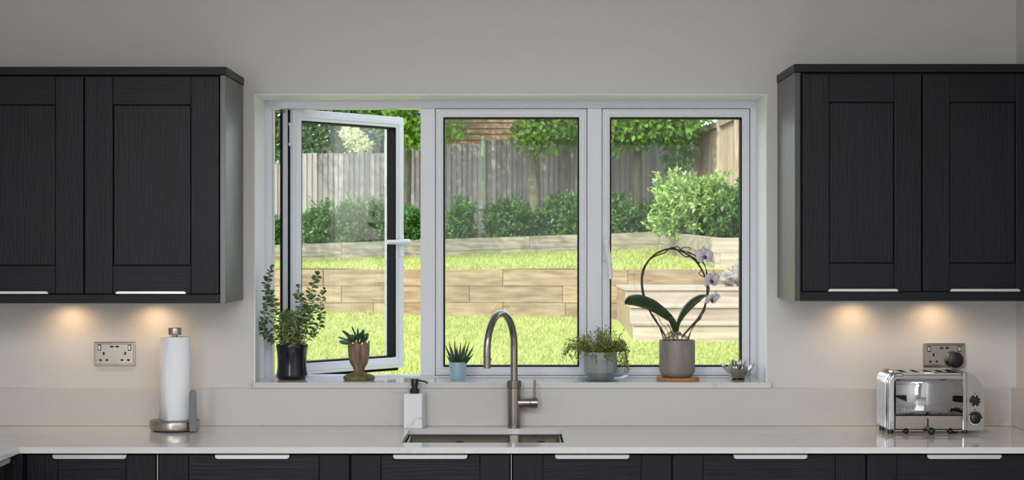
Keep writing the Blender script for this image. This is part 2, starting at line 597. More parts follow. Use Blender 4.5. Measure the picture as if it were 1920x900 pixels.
def foliage(name, blobs, n, length, material, parent, aspect=0.5, shell=0.55, out=0.6, up=0.35):
    """leaves over a set of ellipsoid blobs (x,y,z,rx,ry,rz); denser towards the outside"""
    bl = np.array(blobs, dtype=float)
    wts = bl[:, 3] * bl[:, 5] + bl[:, 3] * bl[:, 4]
    idx = rng.choice(len(bl), n, p=wts / wts.sum())
    u = rng.normal(size=(n, 3)); u /= np.linalg.norm(u, axis=1, keepdims=True)
    rad = shell + (1.06 - shell) * rng.random(n) ** 0.6
    pos = bl[idx, :3] + u * bl[idx, 3:] * rad[:, None]
    d = u * out + rng.normal(size=(n, 3)) * 0.55 + np.array([0, 0, up])
    nr = u + rng.normal(size=(n, 3)) * 0.5 + np.array([0, 0, 0.6])
    L = length * (0.65 + 0.7 * rng.random(n))
    V, F = leaf_quads(pos, d, nr, L, L * aspect)
    return np_mesh_obj(name, V, F, material, parent)


def sprig_foliage(name, blobs, n, length, material, parent, aspect=0.45, spl=0.3, up=0.7, per=22):
    """leaves set along upright shoots that grow out of ellipsoid blobs"""
    bl = np.array(blobs, dtype=float)
    ns = n // per
    wts = bl[:, 3] * bl[:, 5]
    idx = rng.choice(len(bl), ns, p=wts / wts.sum())
    u = rng.normal(size=(ns, 3)); u /= np.linalg.norm(u, axis=1, keepdims=True)
    base = bl[idx, :3] + u * bl[idx, 3:] * (0.35 + 0.5 * rng.random(ns))[:, None]
    sd = u * np.array([.7, .7, .4]) + np.array([0, 0, up]) + rng.normal(size=(ns, 3)) * .25
    sd /= np.linalg.norm(sd, axis=1, keepdims=True)
    sl = spl * (.5 + .8 * rng.random(ns))
    si = np.repeat(np.arange(ns), per)
    f = rng.random(len(si))
    pos = base[si] + sd[si] * (sl[si] * f)[:, None] + rng.normal(size=(len(si), 3)) * .012
    rad = rng.normal(size=(len(si), 3))
    d = sd[si] * (.35 + .6 * f[:, None]) + rad * .55
    nr = sd[si] + rng.normal(size=(len(si), 3)) * .5 + np.array([0, -.2, .5])
    L = length * (.6 + .7 * rng.random(len(si)))
    V, F = leaf_quads(pos, d, nr, L, L * aspect)
    return np_mesh_obj(name, V, F, material, parent)


# ================================================================== THE ROOM
XL, XR, YB, ZC = -2.17, 1.77, -9.1, 2.56
WO_L, WO_R, WO_T, WO_B = -0.9045, 0.895, 2.073, 1.043
WT = 0.34
bm = new_bm()
xs_ = [XL - 0.2, WO_L, WO_R, XR + 0.2]
zs_ = [0.0, WO_B, WO_T, ZC + 0.25]
# wall with window opening: cells laid in x/z then turned upright
tmp = new_bm()
cells(tmp, xs_, zs_, lambda i, j: not (i == 1 and j == 1), 0.0, WT)
bmesh.ops.transform(tmp, matrix=Matrix(((1, 0, 0, 0), (0, 0, 1, 0), (0, 1, 0, 0), (0, 0, 0, 1))), verts=tmp.verts)
struct(obj('wall_back', tmp, 'wall'), 'pale grey painted kitchen wall around the window')
bm.free()
struct(obj('wall_left', B(XL - 0.2, XL, YB, 0, 0, ZC + 0.2), 'wall'))
struct(obj('wall_right', B(XR, XR + 0.2, YB, 0, 0, ZC + 0.2), 'wall'))
struct(obj('wall_front', B(XL - 0.2, XR + 0.2, YB - 0.2, YB, 0, ZC + 0.2), 'wall'))
struct(obj('floor', B(XL - 0.2, XR + 0.2, YB - 0.2, 0, -0.1, 0), 'floor'))
struct(obj('ceiling', B(XL, XR, YB, 0, ZC, ZC + 0.2), 'ceiling'))

# ------------------------------------------------------------------ window
FY = 0.225
fx = lambda px: X_at(px, FY)
fz = lambda py: Z_at(py, FY)
SILL_Z = 1.063
win = thing('window_1', 'white three-light window, left casement swung open to the garden', 'window', (0, FY, SILL_Z))
win['kind'] = 'structure'
bm = new_bm()
FT, FB = fz(203), SILL_Z + 0.004
bm = ring(bm, WO_L, WO_R, 1.044, WO_T, (fx(510) - WO_L, WO_R - fx(1407), FB - 1.044, WO_T - FT), FY, FY + 0.075)
obj('frame', bm, 'upvc', win, bevel=0.003)
for a, b in ((788.5, 816), (1101, 1128.7)):
    obj('mullion', B(fx(a), fx(b), FY, FY + 0.075, FB, FT), 'upvc', win, bevel=0.003)
LT = 0.003
for a, b in ((WO_L, WO_L + LT), (WO_R - LT, WO_R)):
    obj('side_lining', B(a, b, -0.0015, FY - 0.0005, SILL_Z + 0.0003, WO_T), 'reveal', win)
obj('head_lining', B(WO_L + LT, WO_R - LT, -0.0015, FY - 0.0005, WO_T - LT, WO_T), 'reveal', win)
obj('window_sill', B(WO_L - 0.001, WO_R + 0.011, -0.024, FY + 0.002, SILL_Z - 0.0205, SILL_Z), 'quartz', win, bevel=0.0015)


def sash_geo(w, h, stile, rail_b, rail_t, mtx, parent, handle=None):
    """sash in its own axes: x along the width from the hinge, y outward, z up"""
    sh = group_part('casement_sash', parent)
    bmf = new_bm()
    ring(bmf, 0, w, 0, h, (stile, stile, rail_b, rail_t), 0, 0.07, mtx)
    f = obj('sash_frame', bmf, 'upvc', sh, bevel=0.003)
    bmb = new_bm()
    ring(bmb, stile * 0.3, w - stile * 0.3, rail_b * 0.3, h - rail_t * 0.3, (stile * 0.42,) * 2 + (rail_b * 0.42, rail_t * 0.42), -0.003, 0.01, mtx)
    obj('glazing_bead', bmb, 'upvc', sh, bevel=0.002)
    g = 0.006
    bmg = new_bm()
    ring(bmg, stile - 0.001, w - stile + 0.001, rail_b - 0.001, h - rail_t + 0.001, (g,) * 4, 0.004, 0.05, mtx)
    obj('gasket', bmg, 'gasket', sh)
    bmp = new_bm()
    box(bmp, stile + 0.002, w - stile - 0.002, 0.026, 0.046, rail_b + 0.002, h - rail_t - 0.002, mtx)
    obj('pane', bmp, 'glass', sh)
    return sh


def window_handle(parent, mtx, lever, flip=1):
    """espagnolette handle: rose plate, boss and lever in sash axes (y towards the room = negative)"""
    bmh = new_bm()
    box(bmh, -0.011, 0.011, -0.010, 0.0, -0.055, 0.03, mtx)
    cyl_b = new_bm()
    o = obj('handle_plate', bmh, 'upvc', parent, bevel=0.004, seg=3)
    tube(cyl_b, [(0, 0, 0), (0, -0.034, 0)], 0.0105, 16)
    pts = spline(lever, 6)
    n = len(pts)
    tube(cyl_b, pts, [0.0105 - 0.002 * k / n for k in range(n)], 12)
    bmesh.ops.transform(cyl_b, matrix=mtx, verts=cyl_b.verts)
    obj('handle', cyl_b, 'upvc', parent, smooth=True)


SH = FT - FB
for a, b in ((816, 1101), (1128.7, 1406.7)):
    w = fx(b) - fx(a)
    m = Matrix.Translation((fx(a) + 0.0015, FY + 0.004, FB + 0.0015))
    sh = sash_geo(w - 0.003, SH - 0.003, 0.028, 0.030, 0.031, m, win)
    if a > 1100:
        mh = Matrix.Translation((fx(1136.5), FY + 0.002, fz(462)))
        window_handle(sh, mh, [(0, -0.034, 0.004), (0.003, -0.040, -0.02), (0.010, -0.042, -0.06), (0.0135, -0.042, -0.118)])
# open casement
TH = math.radians(47)
SW = 0.556
A0 = Vector((X_at(550, 0.262), 0.262, FB - 0.002))
m_open = Matrix.Translation(A0) @ Matrix.Rotation(TH, 4, 'Z')
sh = sash_geo(SW, SH + 0.004, 0.040, 0.042, 0.042, m_open, win)
obj('edge_gasket', B(-0.0035, 0.002, 0.018, 0.028, 0.004, SH, m_open), 'gasket', sh)
bme = new_bm()
box(bme, -0.0045, 0.002, 0.062, 0.0712, 0.0, SH + 0.004, m_open)
box(bme, 0.0, SW, 0.058, 0.0715, SH + 0.002, SH + 0.009, m_open)
box(bme, 0.06, SW - 0.01, 0.022, 0.034, -0.012, -0.002, m_open)
obj('outer_gasket', bme, 'gasket', sh)
bmh = new_bm()
box(bmh, -0.006, 0.0, 0.006, 0.016, SH - 0.13, SH - 0.05, m_open)
for q in (SH - 0.127, SH - 0.053):
    tube(bmh, [m_open @ Vector((-0.009, 0.011, q)), m_open @ Vector((-0.004, 0.011, q))], 0.007, 10)
obj('hinge_keep', bmh, 'upvc', sh, bevel=0.001)
# friction stay under and over the sash
bms = new_bm()
for zz in (FB + 0.004, FT - 0.008):
    a = Vector((fx(516), FY + 0.05, zz)); b = m_open @ Vector((0.20, 0.035, 0)); b.z = zz
    d = (b - a).normalized(); s = Vector((-d.y, d.x, 0)) * 0.008
    vs_ = []
    for z_ in (zz - 0.0015, zz + 0.0015):
        vs_ += [bms.verts.new((q.x, q.y, z_)) for q in (a + s, b + s, b - s, a - s)]
    for f in ((0, 1, 2, 3), (7, 6, 5, 4), (0, 4, 5, 1), (1, 5, 6, 2), (2, 6, 7, 3), (3, 7, 4, 0)):
        bms.faces.new([vs_[k] for k in f])
obj('friction_stay', bms, 'hinge', win)
# handle of the open sash: lever turned sideways towards the hinge
zc = Z_at(456, 0.64) - A0.z
mh = m_open @ Matrix.Translation((SW - 0.018, -0.0, zc))
window_handle(sh, mh, [(0.012, -0.034, 0.006), (-0.01, -0.040, 0.006), (-0.06, -0.046, 0.004), (-0.115, -0.046, 0.004)])
bml = new_bm()
for q in (0.22, 0.30, zc + 0.003, SH - 0.075):
    tube(bml, [m_open @ Vector((SW - 0.001, 0.03, q)), m_open @ Vector((SW + 0.006, 0.03, q))], 0.005, 10)
obj('locking_bolt', bml, 'hinge', sh)

# ------------------------------------------------------------------ worktop, upstand, sink
WZ = 0.91
SX0, SX1, SY0, SY1 = -0.3535, 0.1675, -0.504, -0.106
WXL = X_at(36.5, -0.623)
xs_ = [XL + 0.001, WXL, SX0, SX1, XR - 0.001]
ys_ = [-2.4, -0.623, SY0, SY1, -0.001]


def keep(i, j):
    if j == 0:
        return i == 0
    return not (i == 2 and j == 2)


o = obj('worktop', cells(new_bm(), xs_, ys_, keep, WZ - 0.02, WZ), 'quartz', bevel=0.0015)
tag(o, 'white veined quartz worktop with a cut-out for the sink', 'worktop')
o = obj('upstand', B(XL + 0.001, XR - 0.021, -0.021, -0.001, WZ + 0.0005, 1.0415), 'quartz_satin', bevel=0.001)
tag(o, 'white quartz upstand strip running along the wall below the window', 'upstand')
o = obj('upstand', B(XR - 0.0205, XR - 0.001, -0.62, -0.001, WZ + 0.0005, 1.0415), 'quartz_satin', bevel=0.001)
tag(o, 'short quartz upstand strip on the right-hand side wall', 'upstand')

sink = thing('kitchen_sink', 'undermounted stainless steel sink with one large and one small bowl', 'sink', (-0.09, -0.305, WZ - 0.02))


def bowl(name, x0, x1):
    y0, y1, zt, zb = SY0 - 0.004, SY1 + 0.004, WZ - 0.0215, WZ - 0.2
    g = new_bm()
    vt = [g.verts.new(v) for v in ((x0, y0, zt), (x1, y0, zt), (x1, y1, zt), (x0, y1, zt))]
    i = 0.012
    vb = [g.verts.new(v) for v in ((x0 + i, y0 + i, zb), (x1 - i, y0 + i, zb), (x1 - i, y1 - i, zb), (x0 + i, y1 - i, zb))]
    for k in range(4):
        k2 = (k + 1) % 4
        g.faces.new((vt[k], vt[k2], vb[k2], vb[k]))
    g.faces.new(vb)
    e = [ed for ed in g.edges if not all(v in vt for v in ed.verts)]
    bmesh.ops.bevel(g, geom=e, offset=0.016, segments=4, affect='EDGES', profile=0.5)
    b_ = obj(name, g, 'steel_sink', sink, smooth=True, solid=0.0012)
    xc = (x0 + x1) / 2
    q = new_bm()
    lathe(q, [(0.0, 0.001), (0.028, 0.001), (0.043, 0.004), (0.045, 0.0)], 24, (xc, -0.3, zb + 0.001))
    obj('drain', q, 'steel', b_, smooth=True)
    return b_


DX0, DX1 = -0.006, 0.020
bl1 = bowl('large_bowl', SX0 + 0.004, DX0)
bl2 = bowl('small_bowl', DX1, SX1 - 0.004)
obj('divider', B(DX0 - 0.001, DX1 + 0.001, SY0 + 0.001, SY1 - 0.002, WZ - 0.035, WZ - 0.0212), 'steel_sink', sink, bevel=0.004)
for b_, px in ((bl1, 861), (bl2, 1014)):
    q = new_bm()
    c = Vector((X_at(px, -0.12), SY1 - 0.003, 0.859))
    M4 = Matrix.Translation(c) @ Matrix.Rotation(PI / 2, 4, 'X')
    lathe(q, [(0.0155, -0.004), (0.0155, 0.003), (0.011, 0.004), (0.010, 0.0), (0, 0.0)], 24, (0, 0, 0), M4)
    ov = obj('overflow', q, 'black', b_, smooth=True)
    q = new_bm()
    lathe(q, [(0.0, 0.005), (0.005, 0.005), (0.006, 0.0)], 16, (0, 0, 0), M4)
    obj('overflow_screw', q, 'steel_hi', b_, smooth=True)

# ------------------------------------------------------------------ cupboards
def shaker_door(parent, x0, x1, z0, z1, yf, handle, stile=0.09, rail=0.09, axis='X', hspan=None, z_cut=None):
    """door as an Empty part: two stiles, two rails, sunk panel, edge pull. yf = front plane, built facing -y,
    or (axis Y) facing +x with x measured along -y"""
    d = group_part('door', parent)
    t = 0.021
    if axis == 'X':
        mt_ = None
    else:   # local x -> world -y, local y(-out) -> world +x
        mt_ = Matrix(((0, -1, 0, axis), (-1, 0, 0, 0), (0, 0, 1, 0), (0, 0, 0, 1)))
    g = 0.0022

    def bb(a, b, c, e, f, h):
        q = new_bm(); box(q, a, b, c, e, f, h, mt_)
        return q
    x0 += g * 1.2; x1 -= g * 1.2
    for a, b in ((x0, x0 + stile), (x1 - stile, x1)):
        obj('stile', bb(a, b, yf, yf + t, z0, z1), 'cab_v', d, bevel=0.0016)
    for a, b in ((z0, z0 + rail), (z1 - rail, z1)):
        obj('rail', bb(x0 + stile + g * .5, x1 - stile - g * .5, yf + 0.0004, yf + t, a, b), 'cab_h', d, bevel=0.0016)
    obj('panel', bb(x0 + stile + 0.0032, x1 - stile - 0.0032, yf + 0.0055, yf + t - 0.001, z0 + rail + 0.0032, z1 - rail - 0.0032), 'cab_v', d, bevel=0.001)
    if hspan:
        h0, h1 = hspan
        q = new_bm()
        r = 0.008
        if handle == 'bottom':
            zb = z0 - 0.0005
            prism_xz(q, [(h0, zb), (h1, zb), (h1 - 0.002, zb + 0.006), (h1 - r, zb + 0.0085), (h0 + r, zb + 0.0085), (h0 + 0.002, zb + 0.006)], yf - 0.0135, yf - 0.011)
            box(q, h0 + 0.002, h1 - 0.002, yf - 0.012, yf + 0.012, zb - 0.0006, zb + 0.0008)
        else:
            zt = z1 + 0.0012
            prism_xz(q, [(h0 + r, zt - 0.0125), (h1 - r, zt - 0.0125), (h1 - 0.002, zt - 0.009), (h1, zt), (h0, zt), (h0 + 0.002, zt - 0.009)], yf - 0.0135, yf - 0.011)
            box(q, h0 + 0.002, h1 - 0.002, yf - 0.012, yf + 0.012, zt - 0.0008, zt + 0.0006)
        if mt_ is not None:
            bmesh.ops.transform(q, matrix=mt_, verts=q.verts)
        obj('handle', q, 'handle', d, bevel=0.0006, seg=1)
    return d


CY = -0.353
cs = (CAM_D + CY) / FPX
cx = lambda px: (px - VX) * cs
cz = lambda py: CAM_Z + (VY - py) * cs


def wall_cab(label, xa, xb, end_side, z_corn_t, z_corn_b, z_dt, z_db, z_bot, doors, stile):
    """xa..xb carcass extent; end_side 'R'/'L' side with a visible end panel"""
    t = thing('wall_cabinet', label, 'cabinet', ((xa + xb) / 2, 0, z_bot))
    e = 0.0185
    if end_side == 'R':
        ex0, ex1 = xb - e, xb
        ia, ib = xa, xb - e - 0.001
    else:
        ex0, ex1 = xa, xa + e
        ia, ib = xa + e + 0.001, xb
    obj('carcass', B(ia, ib, CY + 0.0225, -0.001, z_db - 0.002, z_corn_b - 0.002), 'cab_in', t)
    obj('end_panel', B(ex0, ex1, CY, -0.001, z_bot, z_corn_b - 0.0015), 'cab_side', t, bevel=0.001)
    obj('cornice', B(xa - (0.0025 if end_side == 'L' else 0), xb + (0.0025 if end_side == 'R' else 0), CY - 0.003, -0.001, z_corn_b, z_corn_t), 'cab_h', t, bevel=0.0012)
    obj('pelmet', B(ia, ib, CY + 0.0005, CY + 0.021, z_bot, z_db - 0.0028), 'cab_h', t, bevel=0.0012)
    obj('base_board', B(ia, ib, CY + 0.0225, -0.002, z_db - 0.016, z_db - 0.0028), 'cab_in', t)
    for x0, x1, h0, h1 in doors:
        shaker_door(t, x0, x1, z_db, z_dt, CY, 'bottom', stile, 0.0915, hspan=(h0, h1))
    return t


wall_cab('charcoal wall cabinet left of the window, with two shaker doors', XL + 0.002, -0.943, 'R',
         cz(125.3), cz(140.3), cz(144), cz(550.5), cz(568.7),
         [(cx(-105), cx(157.5), cx(-40), cx(92.5)), (cx(157.5), cx(411.8), cx(218), cx(350.5))], 0.0915)
wall_cab('charcoal wall cabinet right of the window, above the toaster', 0.9312, XR - 0.002, 'L',
         cz(120), cz(135.3), cz(139), cz(546), cz(564.5),
         [(cx(1503), cx(1729), cx(1551), cx(1683)), (cx(1729), cx(1957), cx(1779), cx(1911))], 0.0885)

DY = -0.603
ds = (CAM_D + DY) / FPX
dx = lambda px: (px - VX) * ds
ZDT = 0.8835
ZDB = 0.15


def base_unit(label, xa, xb, doors, y0=-0.01, body=None):
    t = thing('base_cabinet', label, 'cabinet', ((xa + xb) / 2, -0.3, 0))
    c = new_bm()
    th = 0.018
    if body == 'open':      # open-topped carcass for the sink
        box(c, xa + 0.0005, xa + th, DY + 0.0225, y0, ZDB, WZ - 0.021)
        box(c, xb - th, xb - 0.0005, DY + 0.0225, y0, ZDB, WZ - 0.021)
        box(c, xa + th, xb - th, DY + 0.0225, y0, ZDB, ZDB + th)
        box(c, xa + th, xb - th, y0 - 0.008, y0, ZDB + th, WZ - 0.021)
    else:
        box(c, xa + 0.0005, xb - 0.0005, DY + 0.0225, y0, ZDB, WZ - 0.021)
    obj('carcass', c, 'cab_in', t)
    obj('plinth', B(xa + 0.0005, xb - 0.0005, DY + 0.06, DY + 0.078, 0.0, ZDB - 0.001), 'cab_h', t)
    for x0, x1, h0, h1 in doors:
        shaker_door(t, x0, x1, ZDB, ZDT, DY, 'top', 0.0935, 0.0935, hspan=(h0, h1))
    return t


base_unit('charcoal base cabinet under the worktop, nearest the left-hand corner', dx(46), dx(294), [(dx(50), dx(293), dx(100), dx(239))])
base_unit('charcoal base cabinet below and right of the paper towel holder', dx(296), dx(656), [(dx(296), dx(656), dx(404), dx(544))])
base_unit('charcoal double-door base cabinet directly under the sink', dx(656.4), dx(1260), [(dx(656.4), dx(957.5), dx(737), dx(877)), (dx(960), dx(1260), dx(1040), dx(1180))], body='open')
base_unit('charcoal base cabinet between the sink unit and the toaster', dx(1260.4), dx(1624), [(dx(1260.4), dx(1624), dx(1374), dx(1513))])
base_unit('charcoal base cabinet below the toaster, against the right-hand wall', dx(1624.4), XR - 0.002, [(dx(1624.4), dx(1988), dx(1736), dx(1876))])
# silver edge strips between fronts
for k, px in enumerate((295.2, 958.8)):
    o = obj('edge_strip', B(dx(px) - 0.0009, dx(px) + 0.0009, DY - 0.001, DY + 0.02, ZDB, ZDT), 'handle')
    tag(o, ('thin silver edge strip between the two cabinet fronts left of the sink', 'thin silver edge strip between the two doors under the sink')[k], 'trim')
# left-hand run coming towards the camera
LX = WXL - 0.018
t = thing('base_cabinet', 'charcoal base cabinet of the left-hand run, turned sideways at the frame edge', 'cabinet', (LX - 0.3, -1.5, 0))
obj('carcass', B(XL + 0.002, LX - 0.0225, -2.38, -0.63, ZDB, WZ - 0.021), 'cab_in', t)
obj('corner_post', B(LX - 0.022, dx(45.5), -0.628, DY + 0.02, ZDB, WZ - 0.0215), 'cab_v', t, bevel=0.001)
obj('plinth', B(LX - 0.08, LX - 0.06, -2.38, -0.63, 0, ZDB - 0.001), 'cab_h', t)
shaker_door(t, 0.64, 1.10, ZDB, ZDT, 0.0, 'top', 0.0935, 0.0935, axis=LX, hspan=(0.70, 0.95))
shaker_door(t, 1.10, 1.70, ZDB, ZDT, 0.0, 'top', 0.0935, 0.0935, axis=LX, hspan=(1.28, 1.53))
shaker_door(t, 1.70, 2.36, ZDB, ZDT, 0.0, 'top', 0.0935, 0.0935, axis=LX, hspan=(1.90, 2.15))

# under-cabinet puck lights with their own spot light
for k, (px, zb) in enumerate(((125, cz(550.5)), (285, cz(550.5)), (1605, cz(546)), (1757, cz(546)))):
    x = X_at(px, -0.075)
    zt = zb - 0.0165
    q = new_bm()
    lathe(q, [(0, 0), (0.03, 0), (0.032, 0.002), (0.032, 0.006), (0, 0.006)], 24, (x, -0.075, zt - 0.006))
    pk = obj('puck_light', q, 'handle', smooth=True, bevel=0)
    side = 'left' if k < 2 else 'right'
    which = ('the outer', 'the inner', 'the inner', 'the outer')[k]
    tag(pk, f'{which} puck light glowing warm under the {side}-hand wall cabinet', 'light', 'warm puck lights under the wall cabinets')
    d = bpy.data.lights.new('puck_spot', 'SPOT')
    d.energy = 1.9
    d.color = (1.0, 0.66, 0.36)
    d.spot_size = math.radians(162)
    d.spot_blend = 0.9
    d.shadow_soft_size = 0.02
    so = bpy.data.objects.new('puck_spot', d)
    COL.objects.link(so)
    so.location = (x, -0.075, zt - 0.009)

# ------------------------------------------------------------------ sockets and plug
def socket(label, px0, px1, py0, py1, skip_pin=False):
    x0, x1 = X_at(px0, 0), X_at(px1, 0)
    z0, z1 = Z_at(py1, 0), Z_at(py0, 0)
    xc, zc_ = (x0 + x1) / 2, (z0 + z1) / 2
    w, h = x1 - x0, z1 - z0
    t = thing('wall_socket', label, 'socket', (xc, 0, zc_))
    q = new_bm()
    box(q, x0, x1, -0.006, -0.0005, z0, z1)
    obj('plate', q, 'socket', t, bevel=0.004, seg=3)
    q = new_bm()
    box(q, x0 + 0.006, x1 - 0.006, -0.0085, -0.005, z0 + 0.006, z1 - 0.006)
    obj('raised_face', q, 'socket', t, bevel=0.003, seg=3)
    for s in (-1, 1):
        sxc = xc + s * w * 0.365
        q = B(sxc - 0.0065, sxc + 0.0065, -0.0092, -0.006, zc_ + h * 0.14, zc_ + h * 0.39)
        sw = obj('switch_surround', q, 'slot', t, bevel=0.0008, seg=1)
        q = B(sxc - 0.0048, sxc + 0.0048, -0.0125, -0.008, zc_ + h * 0.17, zc_ + h * 0.37)
        obj('rocker', q, 'steel_hi', sw, bevel=0.0015)
        q = B(xc + s * w * 0.065 - 0.0062, xc + s * w * 0.065 + 0.0062, -0.0094, -0.006, zc_ + h * 0.275, zc_ + h * 0.345)
        obj('usb_port', q, 'slot', t)
        px_ = xc + s * w * 0.26
        q = B(px_ - 0.0028, px_ + 0.0028, -0.0092, -0.006, zc_ - h * 0.04, zc_ + h * 0.09)
        obj('earth_pin_hole', q, 'slot', t)
        for u in (-1, 1):
            q = B(px_ + u * 0.0112 - 0.0042, px_ + u * 0.0112 + 0.0042, -0.0092, -0.006, zc_ - h * 0.29, zc_ - h * 0.21)
            obj('live_pin_hole', q, 'slot', t)
        q = new_bm()
        tube(q, [(xc + s * w * 0.44, -0.0075, zc_), (xc + s * w * 0.44, -0.0093, zc_)], 0.0025, 12)
        obj('screw', q, 'steel', t)
    return t, xc, zc_


socket('brushed metal double wall socket left of the paper towel roll', 177, 254.5, 641, 686)
socket('brushed metal double wall socket behind the toaster with a plug in it', 1730.5, 1809, 643.5, 689)
pc = P(1791.5, 675, -0.03)
q = new_bm()
MP = Matrix.Translation((pc.x, 0, pc.z)) @ Matrix.Rotation(PI / 2, 4, 'X')
lathe(q, [(0, 0.0095), (0.027, 0.0095), (0.0285, 0.016), (0.0285, 0.034), (0.026, 0.040), (0.018, 0.043), (0, 0.0435)], 32, (0, 0, 0), MP)
pl = obj('plug', q, 'black', smooth=True)
tag(pl, 'round black plug pushed into the right half of the socket behind the toaster', 'plug')

# ------------------------------------------------------------------ paper towel holder and roll
hc = Vector((X_at(328, -0.15), -0.15, WZ))
t = thing('paper_towel_holder', 'round brushed steel paper towel stand with a grey arm', 'holder', hc)
q = new_bm(); lathe(q, [(0, 0.004), (0.0800, 0.004), (0.0838, 0.0065), (0.0853, 0.0095), (0.0855, 0.0105), (0.0855, 0.0318), (0.0853, 0.0325), (0.0845, 0.034), (0.0835, 0.0342), (0.0, 0.0342)], 56, hc)
obj('base', q, 'steel', t, smooth=True)
q = new_bm(); lathe(q, [(0, 0), (0.072, 0), (0.074, 0.004), (0, 0.004)], 40, hc)
obj('rubber_foot', q, 'black', t)
q = new_bm(); lathe(q, [(0.0, 0.0343), (0.0825, 0.0343), (0.082, 0.036), (0.081, 0.0361), (0, 0.0361)], 48, hc)
obj('top_plate', q, 'grey_plastic', t, smooth=True)
q = new_bm(); tube(q, [hc + Vector((0, 0, 0.036)), hc + Vector((0, 0, 0.33))], 0.009, 16)
obj('pole', q, 'steel', t, smooth=True)
q = new_bm(); lathe(q, [(0, 0.326), (0.0215, 0.326), (0.0223, 0.3268), (0.0225, 0.3276), (0.0225, 0.3484), (0.0223, 0.3492), (0.0215, 0.350), (0, 0.350)], 32, hc)
obj('finial', q, 'steel', t, smooth=True)
arm = new_bm()
ax = X_at(361.5, -0.215)
prism_pts = []
for k in range(9):
    a = PI * k / 8
    prism_pts.append((ax + 0.0115 * math.cos(a), WZ + 0.132 + 0.0115 * math.sin(a)))
prism_pts += [(ax - 0.0115, WZ + 0.008), (ax - 0.009, WZ + 0.003), (ax + 0.013, WZ + 0.003), (ax + 0.0135, WZ + 0.01)]
prism_xz(arm, prism_pts, -0.222, -0.212)
obj('arm', arm, 'grey_plastic', t, bevel=0.002, smooth=False)
q = new_bm()
lathe(q, [(0.022, 0.0365), (0.0500, 0.0365), (0.0512, 0.040), (0.0512, 0.318), (0.0505, 0.3205), (0.022, 0.3205), (0.022, 0.0365)], 64, hc)
# loose outer edge of the sheet
prism = [(hc.x - 0.0130, 0), (hc.x - 0.0125, 0)]
pr = obj('paper_towel_roll', q, 'paper', smooth=True, bevel=0.001, origin=hc + Vector((0, 0, 0.0365)))
tag(pr, 'full white kitchen paper roll standing on the steel holder', 'paper roll')
q = new_bm()
vsx = []
for z_ in (0.0375, 0.3195):
    for k in range(7):
        a = -PI / 2 - 0.28 - k * 0.18
        r = 0.0514 + (0.0009 if k == 0 else 0.0004)
        vsx.append(q.verts.new((hc.x + r * math.cos(a), hc.y + r * math.sin(a), hc.z + z_)))
for k in range(6):
    q.faces.new((vsx[k], vsx[k + 1], vsx[k + 8], vsx[k + 7]))
obj('loose_sheet_edge', q, 'paper', pr, solid=0.0006, smooth=True)

# ------------------------------------------------------------------ soap dispenser
sc_ = Vector((X_at(777.5, -0.066), -0.066, WZ))
t = thing('soap_dispenser', 'square white marble soap bottle with a black pump beside the sink', 'soap dispenser', sc_)
MS = Matrix.Translation(sc_) @ Matrix.Rotation(math.radians(-8), 4, 'Z')
HW = 0.0325
obj('bottle', B(-HW, HW, -HW, HW, 0.0, 0.1195, MS), 'marble', t, bevel=0.0025, seg=3)
q = new_bm(); lathe(q, [(0, 0.1195), (0.0165, 0.1195), (0.0168, 0.121), (0.0168, 0.133), (0.0155, 0.1345), (0.0105, 0.1345), (0.0105, 0.146), (0.0128, 0.147), (0.0128, 0.168), (0.0120, 0.1695), (0, 0.1695)], 28, sc_)
obj('pump', q, 'black', t, smooth=True, bevel=0.0005)
q = new_bm()
tube(q, spline([sc_ + Vector((0.008, -0.001, 0.163)), sc_ + Vector((0.026, -0.004, 0.162)), sc_ + Vector((0.040, -0.007, 0.1585)), sc_ + Vector((0.0455, -0.008, 0.1535))], 5), 0.0034, 10)
obj('nozzle', q, 'black', t, smooth=True)

# ------------------------------------------------------------------ kitchen tap
tc_ = Vector((X_at(964, -0.068), -0.068, WZ))
t = thing('kitchen_tap', 'tall brushed nickel swan-neck tap behind the sink', 'tap', tc_)
q = new_bm(); lathe(q, [(0, 0), (0.0225, 0), (0.0225, 0.006), (0.0218, 0.0068), (0.0225, 0.0076), (0.0225, 0.1375), (0, 0.1375)], 40, tc_)
obj('body', q, 'steel_tap', t, smooth=True, bevel=0.0005)
q = new_bm()
lathe(q, [(0, 0.1378), (0.0225, 0.1378), (0.0236, 0.1395), (0.0236, 0.1635), (0.0225, 0.1655), (0, 0.1655)], 60, tc_)
col_ = obj('knurled_collar', q, 'steel_tap', t, bevel=0.0004, seg=1)
q = new_bm()
for k in range(60):
    a = 2 * PI * k / 60
    for zz in (0.1415, 0.1465, 0.1515, 0.1565):
        zz += 0.0025 * (k % 2)
        c = tc_ + Vector((0.0237 * math.cos(a), 0.0237 * math.sin(a), zz))
        r_ = 0.0012
        vv = [q.verts.new(c + Vector(v)) for v in ((r_, 0, 0), (-r_, 0, 0), (0, r_, 0), (0, -r_, 0), (0, 0, 1.4 * r_), (0, 0, -1.4 * r_))]
        for f in ((0, 2, 4), (2, 1, 4), (1, 3, 4), (3, 0, 4), (2, 0, 5), (1, 2, 5), (3, 1, 5), (0, 3, 5)):
            q.faces.new([vv[i] for i in f])
kn = obj('knurling', q, 'steel_tap', col_)
kn['kind'] = 'stuff'
e_end = P(913.3, 690, -0.285)
dirh = Vector((e_end.x - tc_.x, e_end.y - tc_.y, 0))
half = dirh.length / 2
dirh.normalize()
ztop = Z_at(587.5, -0.17)
zs = ztop - half * 1.02
path = [tc_ + Vector((0, 0, 0.15)), Vector((tc_.x, tc_.y, zs - 0.06)), Vector((tc_.x, tc_.y, zs - 0.02))]
